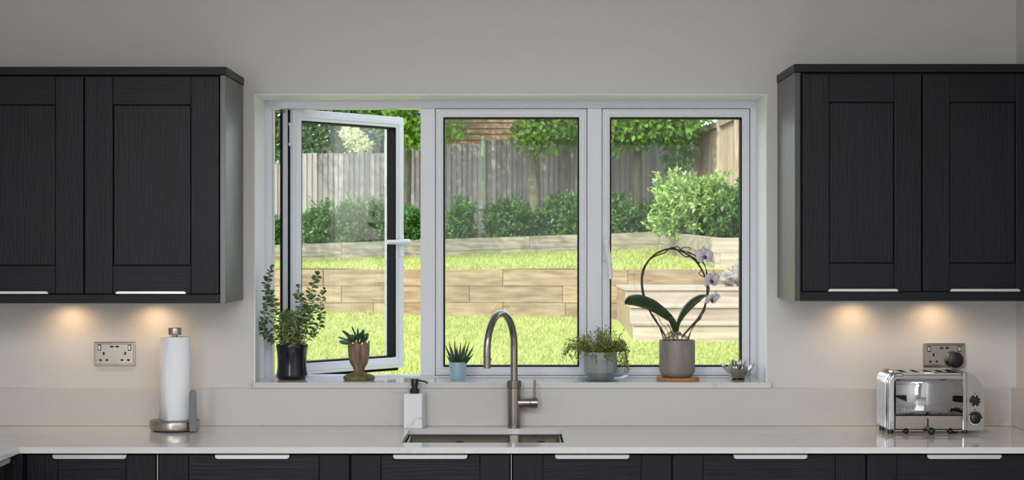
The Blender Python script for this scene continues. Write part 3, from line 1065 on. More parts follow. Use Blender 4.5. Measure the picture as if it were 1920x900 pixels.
for k in range(0, 25):
    a = PI * k / 24
    p_ = tc_ + dirh * (half - half * math.cos(a))
    path.append(Vector((p_.x, p_.y, zs + half * 1.02 * math.sin(a))))
path += [Vector((e_end.x, e_end.y, zs - 0.02)), Vector((e_end.x, e_end.y, e_end.z))]
q = new_bm(); tube(q, path, 0.0122, 24)
obj('spout', q, 'steel_tap', t, smooth=True)
q = new_bm(); tube(q, [Vector((e_end.x, e_end.y, e_end.z - 0.001)), Vector((e_end.x, e_end.y, e_end.z + 0.003))], 0.0095, 20)
obj('aerator', q, 'black', t, smooth=True)
q = new_bm(); sphere(q, (e_end.x + 0.0125, e_end.y, e_end.z + 0.028), 0.0028, 10, 8)
obj('spray_button', q, 'black', t, smooth=True)
zl = Z_at(755.5, -0.068)
q = new_bm(); tube(q, [Vector((tc_.x + 0.012, tc_.y, zl)), Vector((X_at(994, -0.068), tc_.y, zl))], 0.0185, 28)
obj('valve_arm', q, 'steel_tap', t, smooth=True, bevel=0.0008)
q = new_bm(); tube(q, [Vector((X_at(994.6, -0.068), tc_.y, zl)), Vector((X_at(1008, -0.068), tc_.y, zl))], 0.0193, 28)
cap = obj('valve_cap', q, 'steel_tap', t, smooth=True, bevel=0.001)
q = new_bm(); tube(q, [Vector((X_at(1002.5, -0.068), tc_.y, zl + 0.012)), Vector((X_at(1002.8, -0.068), tc_.y, Z_at(712, -0.068)))], 0.0043, 14)
obj('lever', q, 'steel_tap', cap, smooth=True)

# ------------------------------------------------------------------ toaster
TY0, TY1 = -0.262, -0.10
tx = lambda px: X_at(px, TY0)
tz = lambda py: Z_at(py, TY0)
tb = Vector(((tx(1665) + tx(1845)) / 2, (TY0 + TY1) / 2, WZ))
t = thing('toaster', 'polished chrome four-slot toaster with two black dials', 'toaster', tb)
X0, XF0, XF1, X1 = tx(1665), tx(1678.5), tx(1804.5), tx(1845.5)
ZB, ZT = tz(807), tz(699)


def arc_pts(xo, zo, rx, rz, a0, a1, n):
    return [(xo + rx * math.cos(a0 + (a1 - a0) * k / n), zo + rz * math.sin(a0 + (a1 - a0) * k / n)) for k in range(n + 1)]


# body: extruded front outline with rounded shoulders
rl, rr, rzr = 0.036, 0.062, 0.085
out = [(X0, ZB), (X0, ZT - rl)] + arc_pts(X0 + rl, ZT - rl, rl, rl, PI, PI / 2, 8)[1:] + [(X1 - rr, ZT)]
out_r = arc_pts(X1 - rr, ZT - rzr, rr, rzr, PI / 2, 0, 10)[1:] + [(X1, ZB + 0.006), (X1 - 0.006, ZB)]
xe = tx(1812.5)
q = new_bm()
# polished left end cap
prism_xz(q, [(X0, ZB), (X0, ZT - rl)] + arc_pts(X0 + rl, ZT - rl, rl, rl, PI, PI / 2, 8)[1:] + [(XF0 + 0.028, ZT), (XF0 + 0.028, ZT - 0.014), (XF0, ZT - 0.014), (XF0, ZB)], TY0 - 0.001, TY1)
obj('end_cap', q, 'steel_hi', t, bevel=0.005, seg=3, smooth=True)
for k in range(6):
    yy = TY0 + 0.022 + k * 0.023
    q = new_bm()
    pts = [(X0 - 0.0035, ZB + 0.01), (X0 - 0.0035, ZT - rl)] + arc_pts(X0 + rl, ZT - rl, rl + 0.0035, rl + 0.0035, PI, PI * 0.6, 7)[1:]
    tube(q, [(a, yy, b) for a, b in pts], 0.0062, 8)
    obj('cooling_rib', q, 'steel_hi', t, smooth=True)
# top hood with slots
q = new_bm()
hx0, hx1 = XF0 + 0.0285, tx(1804.5) - 0.004
slots = [(tx(1702) + k * (tx(1774) - tx(1702)) / 3 - 0.0105) for k in range(4)]
gx = [hx0]
for s_ in slots:
    gx += [s_, s_ + 0.021]
gx.append(hx1)
gy = [TY0 + 0.0, TY0 + 0.028, TY1 - 0.022, TY1]
cells(q, gx, gy, lambda i, j: not (i % 2 == 1 and j == 1), ZT - 0.008, ZT)
obj('hood', q, 'steel_hi', t, bevel=0.002)
for s_ in slots:
    q = new_bm()
    box(q, s_ + 0.0005, s_ + 0.0205, TY0 + 0.0285, TY1 - 0.0225, ZT - 0.02, ZT - 0.012)
    for u in range(7):
        yy = TY0 + 0.034 + u * 0.015
        tube(q, [(s_ + 0.003, yy, ZT - 0.010), (s_ + 0.0185, yy + 0.004, ZT - 0.004)], 0.0011, 5)
    obj('toast_slot', q, 'slot', t)
# front: top rail, polished door panel, lower tray panel
obj('front_top_rail', B(XF0, XF1, TY0 + 0.001, TY0 + 0.012, tz(714), ZT - 0.0085), 'toaster_end', t, bevel=0.002)
q = new_bm()
nseg = 8
for k in range(nseg + 1):
    z_ = tz(711) + (tz(777.5) - tz(711)) * k / nseg
    yb = TY0 - 0.002 - 0.006 * math.sin(PI * k / nseg) - (0.004 if k == 0 else 0)
    q.verts.new((XF0 + 0.0008, yb, z_)); q.verts.new((XF1 - 0.0008, yb, z_))
q.verts.ensure_lookup_table()
for k in range(nseg):
    q.faces.new((q.verts[2 * k], q.verts[2 * k + 1], q.verts[2 * k + 3], q.verts[2 * k + 2]))
fp = obj('front_panel', q, 'toaster_front', t, smooth=True, solid=0.0015)
obj('inner_body', B(XF0 + 0.001, XF1 - 0.001, TY0 + 0.004, TY1 - 0.001, ZB + 0.004, ZT - 0.021), 'slot', t)
obj('tray_panel', B(XF0 + 0.0008, XF1 - 0.0008, TY0 - 0.001, TY0 + 0.003, tz(804.5), tz(779.5)), 'steel', t, bevel=0.0008, seg=1)
obj('bottom_rail', B(XF0, XF1, TY0 + 0.002, TY1 - 0.004, ZB - 0.003, tz(806)), 'steel_hi', t, bevel=0.0008, seg=1)
# right: polished band and grey control end
q = new_bm(); prism_xz(q, [(XF1, ZB), (XF1, ZT + 0.001), (xe, ZT + 0.001), (xe, ZB)], TY0 - 0.003, TY1 + 0.001)
obj('end_band', q, 'steel_hi', t, bevel=0.002)
q = new_bm()
prism_xz(q, [(xe + 0.0004, ZB), (xe + 0.0004, ZT)] + [(max(X1 - rr, xe + 0.001), ZT)] + out_r, TY0 - 0.002, TY1)
cp = obj('control_end', q, 'toaster_end', t, bevel=0.004, seg=3, smooth=False)


def dial(px, py, r_px, ring_white, parent):
    r = r_px * (CAM_D + TY0) / FPX
    c = Vector((tx(px), TY0 - 0.002, tz(py)))
    MD = Matrix.Translation(c) @ Matrix.Rotation(PI / 2, 4, 'X')
    q = new_bm(); lathe(q, [(0, 0), (r, 0), (r, 0.003), (r * 0.74, 0.004), (r * 0.70, 0.013), (r * 0.62, 0.0145), (0, 0.0145)], 32, (0, 0, 0), MD)
    d_ = obj('dial', q, 'black', parent, smooth=True, bevel=0.0005)
    q = new_bm()
    if ring_white:
        for k in range(22):
            a0 = math.radians(150 + k * 9.5); a1 = math.radians(150 + (k + 1) * 9.5)
            ww = 0.80 - 0.05 * (k / 22)
            vv = [q.verts.new(MD @ Vector((rr_ * r * math.cos(a_), rr_ * r * math.sin(a_), 0.0044))) for rr_, a_ in ((ww, a0), (0.94, a0), (0.94, a1), (ww, a1))]
            q.faces.new(vv)
    else:
        for adeg in (90, 40, 5, -35, -90, -140):
            a_ = math.radians(adeg)
            c2 = MD @ Vector((0.86 * r * math.cos(a_), 0.86 * r * math.sin(a_), 0.0042))
            box(q, c2.x - 0.0018, c2.x + 0.0018, c2.y - 0.0004, c2.y + 0.0003, c2.z - 0.0022, c2.z + 0.0022)
    obj('dial_marking', q, 'white_plastic', d_)
    q = new_bm(); tube(q, [c + Vector((0, 0.001, r + 0.006)), c + Vector((0, -0.0012, r + 0.006))], 0.0022, 12)
    obj('indicator_dot', q, 'black', parent)


dial(1827.5, 751, 10.5, False, cp)
dial(1827.5, 784.5, 13.5, True, cp)
# lever, knob, tray stops, feet
q = new_bm(); tube(q, [(tx(1739.5), TY0 - 0.003, tz(784)), (tx(1739.5), TY0 - 0.003, tz(800))], 0.0019, 8)
obj('lever_slot', q, 'slot', t)
q = new_bm(); tube(q, [(tx(1739.5), TY0 + 0.004, tz(803)), (tx(1741), TY0 - 0.03, tz(806))], 0.0035, 10)
sphere(q, (tx(1741.5), TY0 - 0.034, tz(806.5)), 0.0125, 18, 12)
obj('lever_knob', q, 'black', t, smooth=True)
for px in (1698, 1781):
    q = new_bm(); tube(q, [(tx(px), TY0 + 0.02, tz(806.5)), (tx(px), TY0 - 0.006, tz(807.5))], 0.0095, 14)
    sphere(q, (tx(px), TY0 - 0.004, tz(808.5)), 0.009, 14, 8)
    obj('tray_knob', q, 'black', t, smooth=True)
for px in (1669.5, 1809.5):
    for yy in (TY0 + 0.016, TY1 - 0.02):
        q = new_bm(); lathe(q, [(0, 0), (0.0085, 0), (0.0095, 0.002), (0.0095, ZB - WZ + 0.0005), (0, ZB - WZ + 0.0005)], 18, (tx(px) + 0.004, yy, WZ))
        obj('foot', q, 'black', t)
for px, py in ((1682, 767), (1801, 767), (1682, 793), (1801, 793), (1695, 784)):
    q = new_bm(); sphere(q, (tx(px), TY0 - 0.0035 - (0.003 if py < 780 else -0.0018), tz(py)), 0.0022, 10, 6)
    obj('rivet', q, 'steel_hi', t, smooth=True)
# embossed script on the front panel
fc = bpy.data.curves.new('lettering', 'FONT')
fc.body = 'Dualit'
fc.size = 0.0155
fc.extrude = 0.0005
fc.shear = 0.25
fo = bpy.data.objects.new('lettering_tmp', fc)
COL.objects.link(fo)
bpy.context.view_layer.update()
dg = bpy.context.evaluated_depsgraph_get()
lm = bpy.data.meshes.new_from_object(fo.evaluated_get(dg))
bpy.data.objects.remove(fo)
q = new_bm(); q.from_mesh(lm)
bmesh.ops.transform(q, matrix=Matrix.Translation((tx(1689.5), TY0 - 0.0074, tz(771))) @ Matrix.Rotation(PI / 2 - 0.2, 4, 'X'), verts=q.verts)
obj('lettering', q, 'handle', fp)

# ================================================================== PLANTS ON THE SILL
def soil_disc(c, r, z, parent, name='soil'):
    q = new_bm(); lathe(q, [(0, 0.004), (r * 0.6, 0.003), (r, 0)], 24, (c[0], c[1], z))
    return obj(name, q, 'soil', parent, smooth=True)


def leaves_obj(name, data, material, parent, fold=0.2):
    pos = np.array([d_[0] for d_ in data]); dr = np.array([d_[1] for d_ in data]); nr = np.array([d_[2] for d_ in data])
    L = np.array([d_[3] for d_ in data]); W = np.array([d_[4] for d_ in data])
    V, F = leaf_quads6(pos, dr, nr, L, W, fold)
    V[:, 0] = np.clip(V[:, 0], WO_L + 0.005, WO_R - 0.005)      # leaves press against the reveal
    return np_mesh_obj(name, V, F, material, parent, smooth=True)


def leaf_quads6(pos, direc, nrm, L, W, fold=0.2):
    """rounder leaf: 6-point outline with a raised midrib"""
    n = len(pos)
    d = direc / np.linalg.norm(direc, axis=1, keepdims=True)
    s = np.cross(d, nrm); s /= np.linalg.norm(s, axis=1, keepdims=True) + 1e-9
    up = np.cross(s, d)
    L = L[:, None]; W = W[:, None]
    v = [pos,
         pos + d * L * .35 + s * W * .5 + up * W * fold,
         pos + d * L * .72 + s * W * .42 + up * W * fold * .8,
         pos + d * L,
         pos + d * L * .72 - s * W * .42 + up * W * fold * .8,
         pos + d * L * .35 - s * W * .5 + up * W * fold,
         pos + d * L * .5]
    V = np.stack(v, 1).reshape(-1, 3)
    i = np.arange(n)[:, None] * 7
    F = np.concatenate([i + np.array([[a, b, 6]]) for a, b in ((0, 1), (1, 2), (2, 3), (3, 4), (4, 5), (5, 0))], 0)
    return V, F


def rv(s=1.0):
    return np.array([random.gauss(0, s), random.gauss(0, s), random.gauss(0, s)])


# 1 -- herb in black waisted pot
hy = 0.115
hc = Vector((X_at(547.5, hy), hy, SILL_Z))
t = thing('potted_herb', 'bushy herb with long leafy sprigs in a waisted black pot', 'potted plant', hc)
q = new_bm()
lathe(q, [(0, 0), (0.046, 0), (0.051, 0.004), (0.0555, 0.012), (0.0553, 0.018), (0.0525, 0.034), (0.0512, 0.055), (0.0520, 0.08), (0.0545, 0.104), (0.0565, 0.114), (0.0572, 0.12),
          (0.0560, 0.126), (0.052, 0.127), (0.049, 0.122), (0.047, 0.11), (0, 0.11)], 48, hc)
obj('pot', q, 'pot_black', t, smooth=True)
soil_disc(hc, 0.0485, hc.z + 0.112, t)
zz = lambda x, y: (480 + x / 3.747, 480 + y / 3.747)
sprigs = [
    [(165, 625), (110, 585), (62, 545), (42, 490), (60, 420), (76, 330), (68, 230), (90, 150), (112, 75)],
    [(175, 625), (150, 560), (122, 490), (142, 400), (125, 330), (105, 280), (85, 215)],
    [(300, 625), (320, 520), (335, 420), (345, 330), (395, 225), (420, 160), (434, 122)],
    [(285, 625), (315, 470), (318, 380), (300, 290), (298, 212)],
    [(335, 625), (385, 565), (432, 505), (460, 420), (452, 330), (475, 235)],
    [(330, 625), (362, 500), (395, 400), (400, 330), (390, 285)],
    [(230, 625), (215, 500), (220, 390)],
    [(200, 625), (180, 520), (190, 430)],
    [(265, 625), (262, 520), (250, 420)],
    [(310, 625), (355, 480), (370, 400), (350, 350)],
    [(240, 625), (280, 540), (300, 470), (330, 420)],
]
stem_bm = new_bm()
LV, LP = [], []
for si, s_ in enumerate(sprigs):
    dy = [-0.03, -0.024, 0.0, 0.02, -0.005, 0.022, -0.02, 0.0, 0.01, -0.018, 0.0][si]
    pts3 = []
    for k, (a, b) in enumerate(s_):
        f_ = k / (len(s_) - 1)
        pts3.append(P(*zz(a, b), hy + dy * (0.6 + 1.6 * f_)))
    sp = spline(pts3, 10)
    tube(stem_bm, sp, [0.0016 * (1 - 0.5 * k / len(sp)) for k in range(len(sp))], 6)
    step = 2
    for k in range(6, len(sp), step):
        tdir = np.array((sp[min(k + 1, len(sp) - 1)] - sp[k - 1]).normalized())
        base_ = np.array(sp[k])
        ang = (k // step) * PI / 2.6 + random.uniform(-.4, .4)
        a1 = np.cross(tdir, [0.3, 1, 0.1]); a1 /= np.linalg.norm(a1); b1 = np.cross(tdir, a1)
        top = k / len(sp)
        for w_ in (0, PI):
            o_ = a1 * math.cos(ang + w_) + b1 * math.sin(ang + w_)
            d_ = o_ + tdir * (0.25 + 0.5 * (top > .9)) + np.array([0, 0, -0.15])
            Ls = random.uniform(0.018, 0.025) * (1.0 - 0.3 * (top > 0.93))
            LV.append((base_, d_ + rv(.15), tdir * .5 + np.array([0, -.7, .3]) + rv(.35), Ls, Ls * 0.6))
    for w_ in range(5):
        tdir = np.array((sp[-1] - sp[-3]).normalized())
        LV.append((np.array(sp[-1]), tdir + rv(.5), rv(1), 0.011, 0.0065))
# fine pale growth in the middle
for k in range(1000):
    px = random.gauss(545, 15); py = random.uniform(585, 646)
    if px < 524 or px > 574:
        continue
    p_ = np.array(P(px, py, hy + random.uniform(-.035, .035)))
    LP.append((p_, rv(1) + np.array([0, 0, .4]), rv(1) + np.array([0, -.3, .5]), random.uniform(.010, .016), random.uniform(.005, .009)))
for k in range(26):
    a = P(random.uniform(530, 566), 646, hy + random.uniform(-.025, .025)); b = P(random.uniform(522, 574), random.uniform(590, 625), hy + random.uniform(-.035, .035))
    tube(stem_bm, [a, (a + b) / 2 + Vector((random.uniform(-.006, .006), 0, 0)), b], 0.0008, 5)
obj('stems', stem_bm, 'stem', t, smooth=True)
o = leaves_obj('sprig_leaves', LV, 'herb', t); o['kind'] = 'stuff'
o = leaves_obj('fine_leaves', LP, 'herb_pale', t); o['kind'] = 'stuff'

# 2 -- succulent in a plain wood-look planter on a mossy foot
wy = 0.075
wc = Vector((X_at(673, wy), wy, SILL_Z))
t = thing('wooden_planter', 'small carved wood-look planter on a mossy foot with a jade succulent', 'potted plant', wc)
s_w = (CAM_D + wy) / FPX
q = new_bm()
prof = [(0.0, 0.012), (0.016, 0.014), (0.0165, 0.030), (0.021, 0.045), (0.029, 0.058), (0.0345, 0.075), (0.0375, 0.095), (0.0385, 0.118), (0.0375, 0.132), (0.033, 0.130), (0.032, 0.112), (0, 0.110)]


def wob(a, z):
    r_ = 1 + 0.035 * math.sin(9 * a + z * 40) + 0.02 * math.sin(17 * a)
    return r_


lathe(q, prof, 54, wc, None, wob)
for v in q.verts:       # ragged bark rim
    h_ = v.co.z - wc.z
    if h_ > 0.128:
        a = math.atan2(v.co.y - wc.y, v.co.x - wc.x)
        v.co.z += 0.006 * math.sin(7 * a + 1) + 0.004 * math.sin(13 * a)
obj('pot', q, 'planter_wood', t, smooth=True)
q = new_bm()
lathe(q, [(0, 0), (0.050, 0), (0.055, 0.005), (0.054, 0.013), (0.044, 0.020), (0.030, 0.024), (0.018, 0.030), (0, 0.031)], 40, wc, Matrix.Translation(wc) @ Matrix.Diagonal((1, .72, 1, 1)) @ Matrix.Translation(-wc), lambda a, z: 1 + 0.04 * math.sin(5 * a) + 0.03 * math.sin(9 * a + 1))
obj('mossy_foot', q, 'moss', t, smooth=True)
soil_disc(wc, 0.033, wc.z + 0.118, t)
JL = []
jstem = new_bm()
jade_tips = [(637, 633, .01), (640, 641, -.012), (645, 622, 0), (652, 628, .02), (661, 615, .0), (671, 619, .012), (681, 621, -.01), (688, 628, .005), (688, 634, -.015), (665, 624, -.02), (655, 634, -.02), (675, 627, .02), (669, 632, -.025), (680, 631, .022), (650, 636, .02), (661, 630, .015)]
for px, py, dy in jade_tips:
    b_ = wc + Vector((random.uniform(-.008, .004), random.uniform(-.008, .008), 0.122))
    tip = P(px, py, wy + dy)
    v_ = tip - b_
    mid = b_ + v_ * 0.45 + Vector((0, 0, 0.004))
    tube(jstem, [b_, mid], [0.0022, 0.0016], 6)
    q = new_bm()
    Lf = (tip - mid).length + 0.008
    zax = (tip - mid).normalized()
    M_ = Matrix.Translation(mid + zax * Lf * .45) @ zax.to_track_quat('Z', 'X').to_matrix().to_4x4() @ Matrix.Rotation(random.uniform(0, PI), 4, 'Z') @ Matrix.Diagonal((0.0085, 0.0038, Lf * .55, 1))
    bmesh.ops.create_uvsphere(q, u_segments=10, v_segments=7, radius=1, matrix=M_)
    obj('leaf', q, 'jade', t, smooth=True)
obj('stems', jstem, 'stem', t)

# 3 -- spiky haworthia in a pale blue pot
ay = 0.09
ac = Vector((X_at(858.5, ay), ay, SILL_Z))
t = thing('potted_haworthia', 'small spiky dark succulent in a pale blue ridged pot', 'potted plant', ac)
q = new_bm()
lathe(q, [(0, 0), (0.024, 0), (0.0262, 0.004), (0.0285, 0.03), (0.0315, 0.061), (0.0312, 0.0635), (0.029, 0.0635), (0.028, 0.056), (0, 0.056)], 64, ac, None,
      lambda a, z: 1 + 0.035 * math.cos(4 * a) * 0.6 + 0.012 * math.sin(16 * a))
obj('pot', q, 'pot_blue', t, smooth=True)
soil_disc(ac, 0.0275, ac.z + 0.057, t)


def spike(name, base_, tip, w, parent, material, bend=0.004):
    base_, tip = Vector(base_), Vector(tip)
    mid = (base_ + tip) / 2 + Vector((0, 0, -bend))
    pts = spline([base_, mid, tip], 6)
    n = len(pts)
    q = new_bm(); tube(q, pts, [w * (0.7 + 0.5 * math.sin(min(1, 2.5 * k / n) * PI / 2) - 0.5 * 0) * (1 - (k / (n - 1)) ** 1.6) + 0.0003 for k in range(n)], 7)
    return obj(name, q, material, parent, smooth=True)


hw = [(834, 645), (841, 638), (852, 637), (864, 641), (874, 638), (881, 639), (889.5, 646), (889, 662), (841, 658), (837, 666), (840, 671), (883, 671), (879, 666), (878, 653), (846, 650), (857, 647), (869, 647), (849, 672), (870, 672), (841, 675), (881, 674)]
for k, (px, py) in enumerate(hw):
    dy = [0.012, -0.005, 0.01, -0.008, 0.012, -0.004, 0.0, -0.014, 0.0, -0.012, 0.01, -0.018, 0.02, 0.02, -0.022, -0.02, -0.024, -0.03, -0.03, .016, .01][k]
    tip = P(px, py, ay + dy)
    b_ = ac + Vector((0.3 * (tip.x - ac.x), dy * .4, 0.057))
    spike('leaf', b_, tip, 0.0052, t, 'haworthia')

# 4 -- trailing thyme-like plant on a glass dish
ty_ = 0.075
pc_ = Vector((X_at(1126, ty_), ty_, SILL_Z))
q = new_bm()
lathe(q, [(0, 0.0), (0.07, 0.0), (0.085, 0.003), (0.1015, 0.014), (0.1025, 0.0155), (0.1005, 0.016), (0.084, 0.006), (0.066, 0.003), (0, 0.003)], 48, pc_, None, lambda a, z: 1 + (0.02 * math.sin(14 * a) if z > .008 else 0))
dish = obj('glass_dish', q, 'clear_glass', smooth=True, origin=pc_)
tag(dish, 'shallow clear glass dish under the trailing plant pot', 'dish')
pb = pc_ + Vector((0, 0, 0.0035))
t = thing('potted_thyme', 'wispy trailing plant spilling over a faceted grey-green pot', 'potted plant', pb)
q = new_bm()
lathe(q, [(0, 0), (0.040, 0), (0.043, 0.002), (0.0595, 0.026), (0.0600, 0.07), (0.058, 0.098), (0.0555, 0.098), (0.056, 0.085), (0, 0.085)], 12, pb, Matrix.Translation(pb) @ Matrix.Rotation(PI / 12, 4, 'Z') @ Matrix.Translation(-pb))
obj('pot', q, 'pot_grey', t, bevel=0.002)
soil_disc(pb, 0.0545, pb.z + 0.088, t)
TL = []
tst = new_bm()
def strand(pts, nleaf, jit, sc_l=1.0):
    sp = spline(pts, 8)
    tube(tst, sp, 0.0006, 4)
    for k in range(nleaf):
        p_ = np.array(sp[random.randint(2, len(sp) - 1)]) + rv(jit)
        TL.append((p_, rv(1), rv(1) + np.array([0, 0, .5]), random.uniform(.006, .0098) * sc_l, random.uniform(.004, .0062) * sc_l))
for k in range(80):     # mound
    a = random.uniform(0, 2 * PI); r_ = random.uniform(0, .05)
    b_ = pb + Vector((r_ * math.cos(a), r_ * math.sin(a), 0.088))
    e_ = pb + Vector((r_ * 2.0 * math.cos(a) + random.gauss(0, .008), r_ * 1.2 * math.sin(a), random.uniform(0.12, 0.19) - r_ * 0.3))
    strand([b_, (b_ + e_) / 2 + Vector((random.uniform(-.006, .006), 0, .004)), e_], 17, .004)
for k in range(44):     # right and left spill
    s_ = 1 if k % 9 < 5 else -1
    b_ = pb + Vector((s_ * random.uniform(.025, .05), random.uniform(-.03, .03), 0.095))
    ox = random.uniform(.055, .104) if s_ > 0 else random.uniform(.06, .138)
    hz_ = random.uniform(.02, .10) if s_ > 0 else random.uniform(.05, .13)
    if s_ < 0 and ox > .1:
        hz_ = random.uniform(.085, .12)
    m_ = pb + Vector((s_ * (ox * .8), b_.y - pb.y, max(hz_ + .02, .118 + random.uniform(-.01, .02))))
    e_ = pb + Vector((s_ * ox, (b_.y - pb.y) * 1.2, hz_))
    strand([b_, m_, e_], 26, .0045)
for k in range(10):     # front drips
    a = random.uniform(-2.7, -.6)
    b_ = pb + Vector((.05 * math.cos(a), .05 * math.sin(a), .095)); e_ = pb + Vector((.066 * math.cos(a), .066 * math.sin(a), random.uniform(.06, .085)))
    strand([b_, (b_ + e_) / 2 + Vector((.006 * math.cos(a), .006 * math.sin(a), .008)), e_], 9, .003)
obj('stems', tst, 'stem', t)
o = leaves_obj('leaves', TL, 'thyme', t); o['kind'] = 'stuff'

# 5 -- moth orchid on a cork mat
oy = 0.085
oc = Vector((X_at(1271, oy), oy, SILL_Z))
q = new_bm(); lathe(q, [(0, 0), (0.0745, 0), (0.076, 0.0015), (0.076, 0.0095), (0.0745, 0.011), (0, 0.011)], 48, oc)
o = obj('cork_coaster', q, 'cork', origin=oc, smooth=False)
tag(o, 'round cork mat under the orchid pot', 'coaster')
ob_ = oc + Vector((-0.003, 0, 0.0112))
t = thing('potted_orchid', 'moth orchid trained round a hoop in a textured stone-grey pot', 'potted plant', ob_)
q = new_bm()
lathe(q, [(0, 0), (0.046, 0), (0.053, 0.004), (0.060, 0.014), (0.0635, 0.024), (0.0640, 0.128), (0.0630, 0.131), (0.060, 0.131), (0.0590, 0.118), (0, 0.116)], 56, ob_)
obj('pot', q, 'pot_stone', t, smooth=True, bevel=0)
soil_disc(ob_, 0.0585, ob_.z + 0.118, t, 'bark_chips')
OP = lambda px, py, dy=0.0: P(px, py, oy + dy)
hoop1 = [OP(1252, 640), OP(1240, 617), OP(1221, 588), OP(1208, 556), OP(1204, 524), OP(1211, 497), OP(1227, 478), OP(1248, 468), OP(1264, 467), OP(1284, 474), OP(1302, 487), OP(1316, 506), OP(1324, 527), OP(1326, 548), OP(1322, 572), OP(1311, 594), OP(1296, 612), OP(1278, 632)]
q = new_bm(); tube(q, spline(hoop1, 8), 0.0034, 8)
obj('hoop', q, 'orchid_stem', t, smooth=True)
st1 = [OP(1290, 636, -.01), OP(1299, 613, -.006), OP(1313, 597, -.006), OP(1322, 578, -.006), OP(1326, 555, .004), OP(1328, 545, -.006), OP(1326, 520, -.006), OP(1321, 497, -.004), OP(1306, 481, .006), OP(1291, 473, .006), OP(1275, 469, -.006)]
q = new_bm(); tube(q, spline(st1, 8), [0.0022 + 0.0008 * math.sin(k * .9) for k in range(81)], 8)
st2 = [OP(1246, 640, .01), OP(1233, 605, .006), OP(1212, 572, -.006), OP(1203, 540, .006), OP(1205, 506, .006), OP(1222, 484, -.006), OP(1246, 474, .006), OP(1262, 464, -.004), OP(1283, 480, .006), OP(1299, 482, -.006), OP(1312, 494, .004)]
tube(q, spline(st2, 8), 0.0021, 8)
for a, b, c_ in (((1275, 469), (1284, 463), (1296, 466)), ((1290, 474), (1302, 478), (1312, 475)), ((1262, 466), (1270, 462), (1278, 470)), ((1316, 505), (1311, 514), (1322, 520)), ((1324, 530), (1330, 540), (1327, 556))):
    tube(q, spline([OP(*a, -.004), OP(*b, -.012), OP(*c_, -.008)], 6), 0.0017, 6)
obj('flower_stem', q, 'orchid_stem', t, smooth=True)


def strap(name, pts, widths, side, material, parent, curl=0.25, thick=0.0022):
    sp = spline(pts, 7)
    n = len(sp)
    q = new_bm()
    rows = []
    for k, p_ in enumerate(sp):
        f_ = k / (n - 1) * (len(widths) - 1)
        i_ = min(int(f_), len(widths) - 2)
        w_ = widths[i_] + (widths[i_ + 1] - widths[i_]) * (f_ - i_)
        td = (sp[min(k + 1, n - 1)] - sp[max(k - 1, 0)]).normalized()
        sd = Vector(side); sd = (sd - td * sd.dot(td)).normalized()
        nn = td.cross(sd)
        rows.append([q.verts.new(p_ + sd * w_ * u + nn * (abs(u) * 2) ** 2 * w_ * curl) for u in (-.5, -.25, 0, .25, .5)])
    for A, C in zip(rows, rows[1:]):
        for k in range(4):
            q.faces.new((A[k], A[k + 1], C[k + 1], C[k]))
    return obj(name, q, material, parent, smooth=True, solid=thick)


strap('leaf', [OP(1270, 626), OP(1262, 605), OP(1244, 589, -.02), OP(1220, 574, -.035), OP(1196, 566, -.045), OP(1180, 566, -.05), OP(1172, 570, -.052)],
      [.012, .022, .042, .056, .060, .052, .018], (0.25, -0.75, 0.72), 'orchid_leaf', t, 0.12)
strap('leaf', [OP(1268, 626), OP(1270, 604), OP(1280, 582, -.01), OP(1295, 565, -.02), OP(1310, 556, -.03), OP(1323, 553, -.04)],
      [.014, .024, .040, .044, .036, .010], (0.35, -0.9, -0.45), 'orchid_leaf', t, 0.25)
strap('leaf', [OP(1268, 628), OP(1264, 612, -.012), OP(1258, 600, -.018), OP(1252, 596, -.02)], [.02, .028, .026, .01], (0.5, -0.6, 0.6), 'orchid_leaf', t, 0.15)
q = new_bm()
for k in range(16):
    a = OP(1268 + random.uniform(-5, 5), 622 + random.uniform(-4, 6), random.uniform(-.01, .01))
    b = OP(1268 + random.uniform(-30, 26), 637 + random.uniform(-4, 3), random.uniform(-.05, .03))
    m_ = (a + b) / 2 + Vector((random.uniform(-.008, .008), random.uniform(-.01, .01), random.uniform(0, .01)))
    tube(q, spline([a, m_, b], 5), 0.0021, 7)
tube(q, spline([OP(1258, 636), OP(1250, 618), OP(1240, 606), OP(1234, 594), OP(1226, 590)], 5), 0.0012, 6)
tube(q, spline([OP(1262, 632), OP(1256, 614), OP(1252, 608)], 5), 0.0022, 6)
obj('aerial_roots', q, 'orchid_root', t, smooth=True)


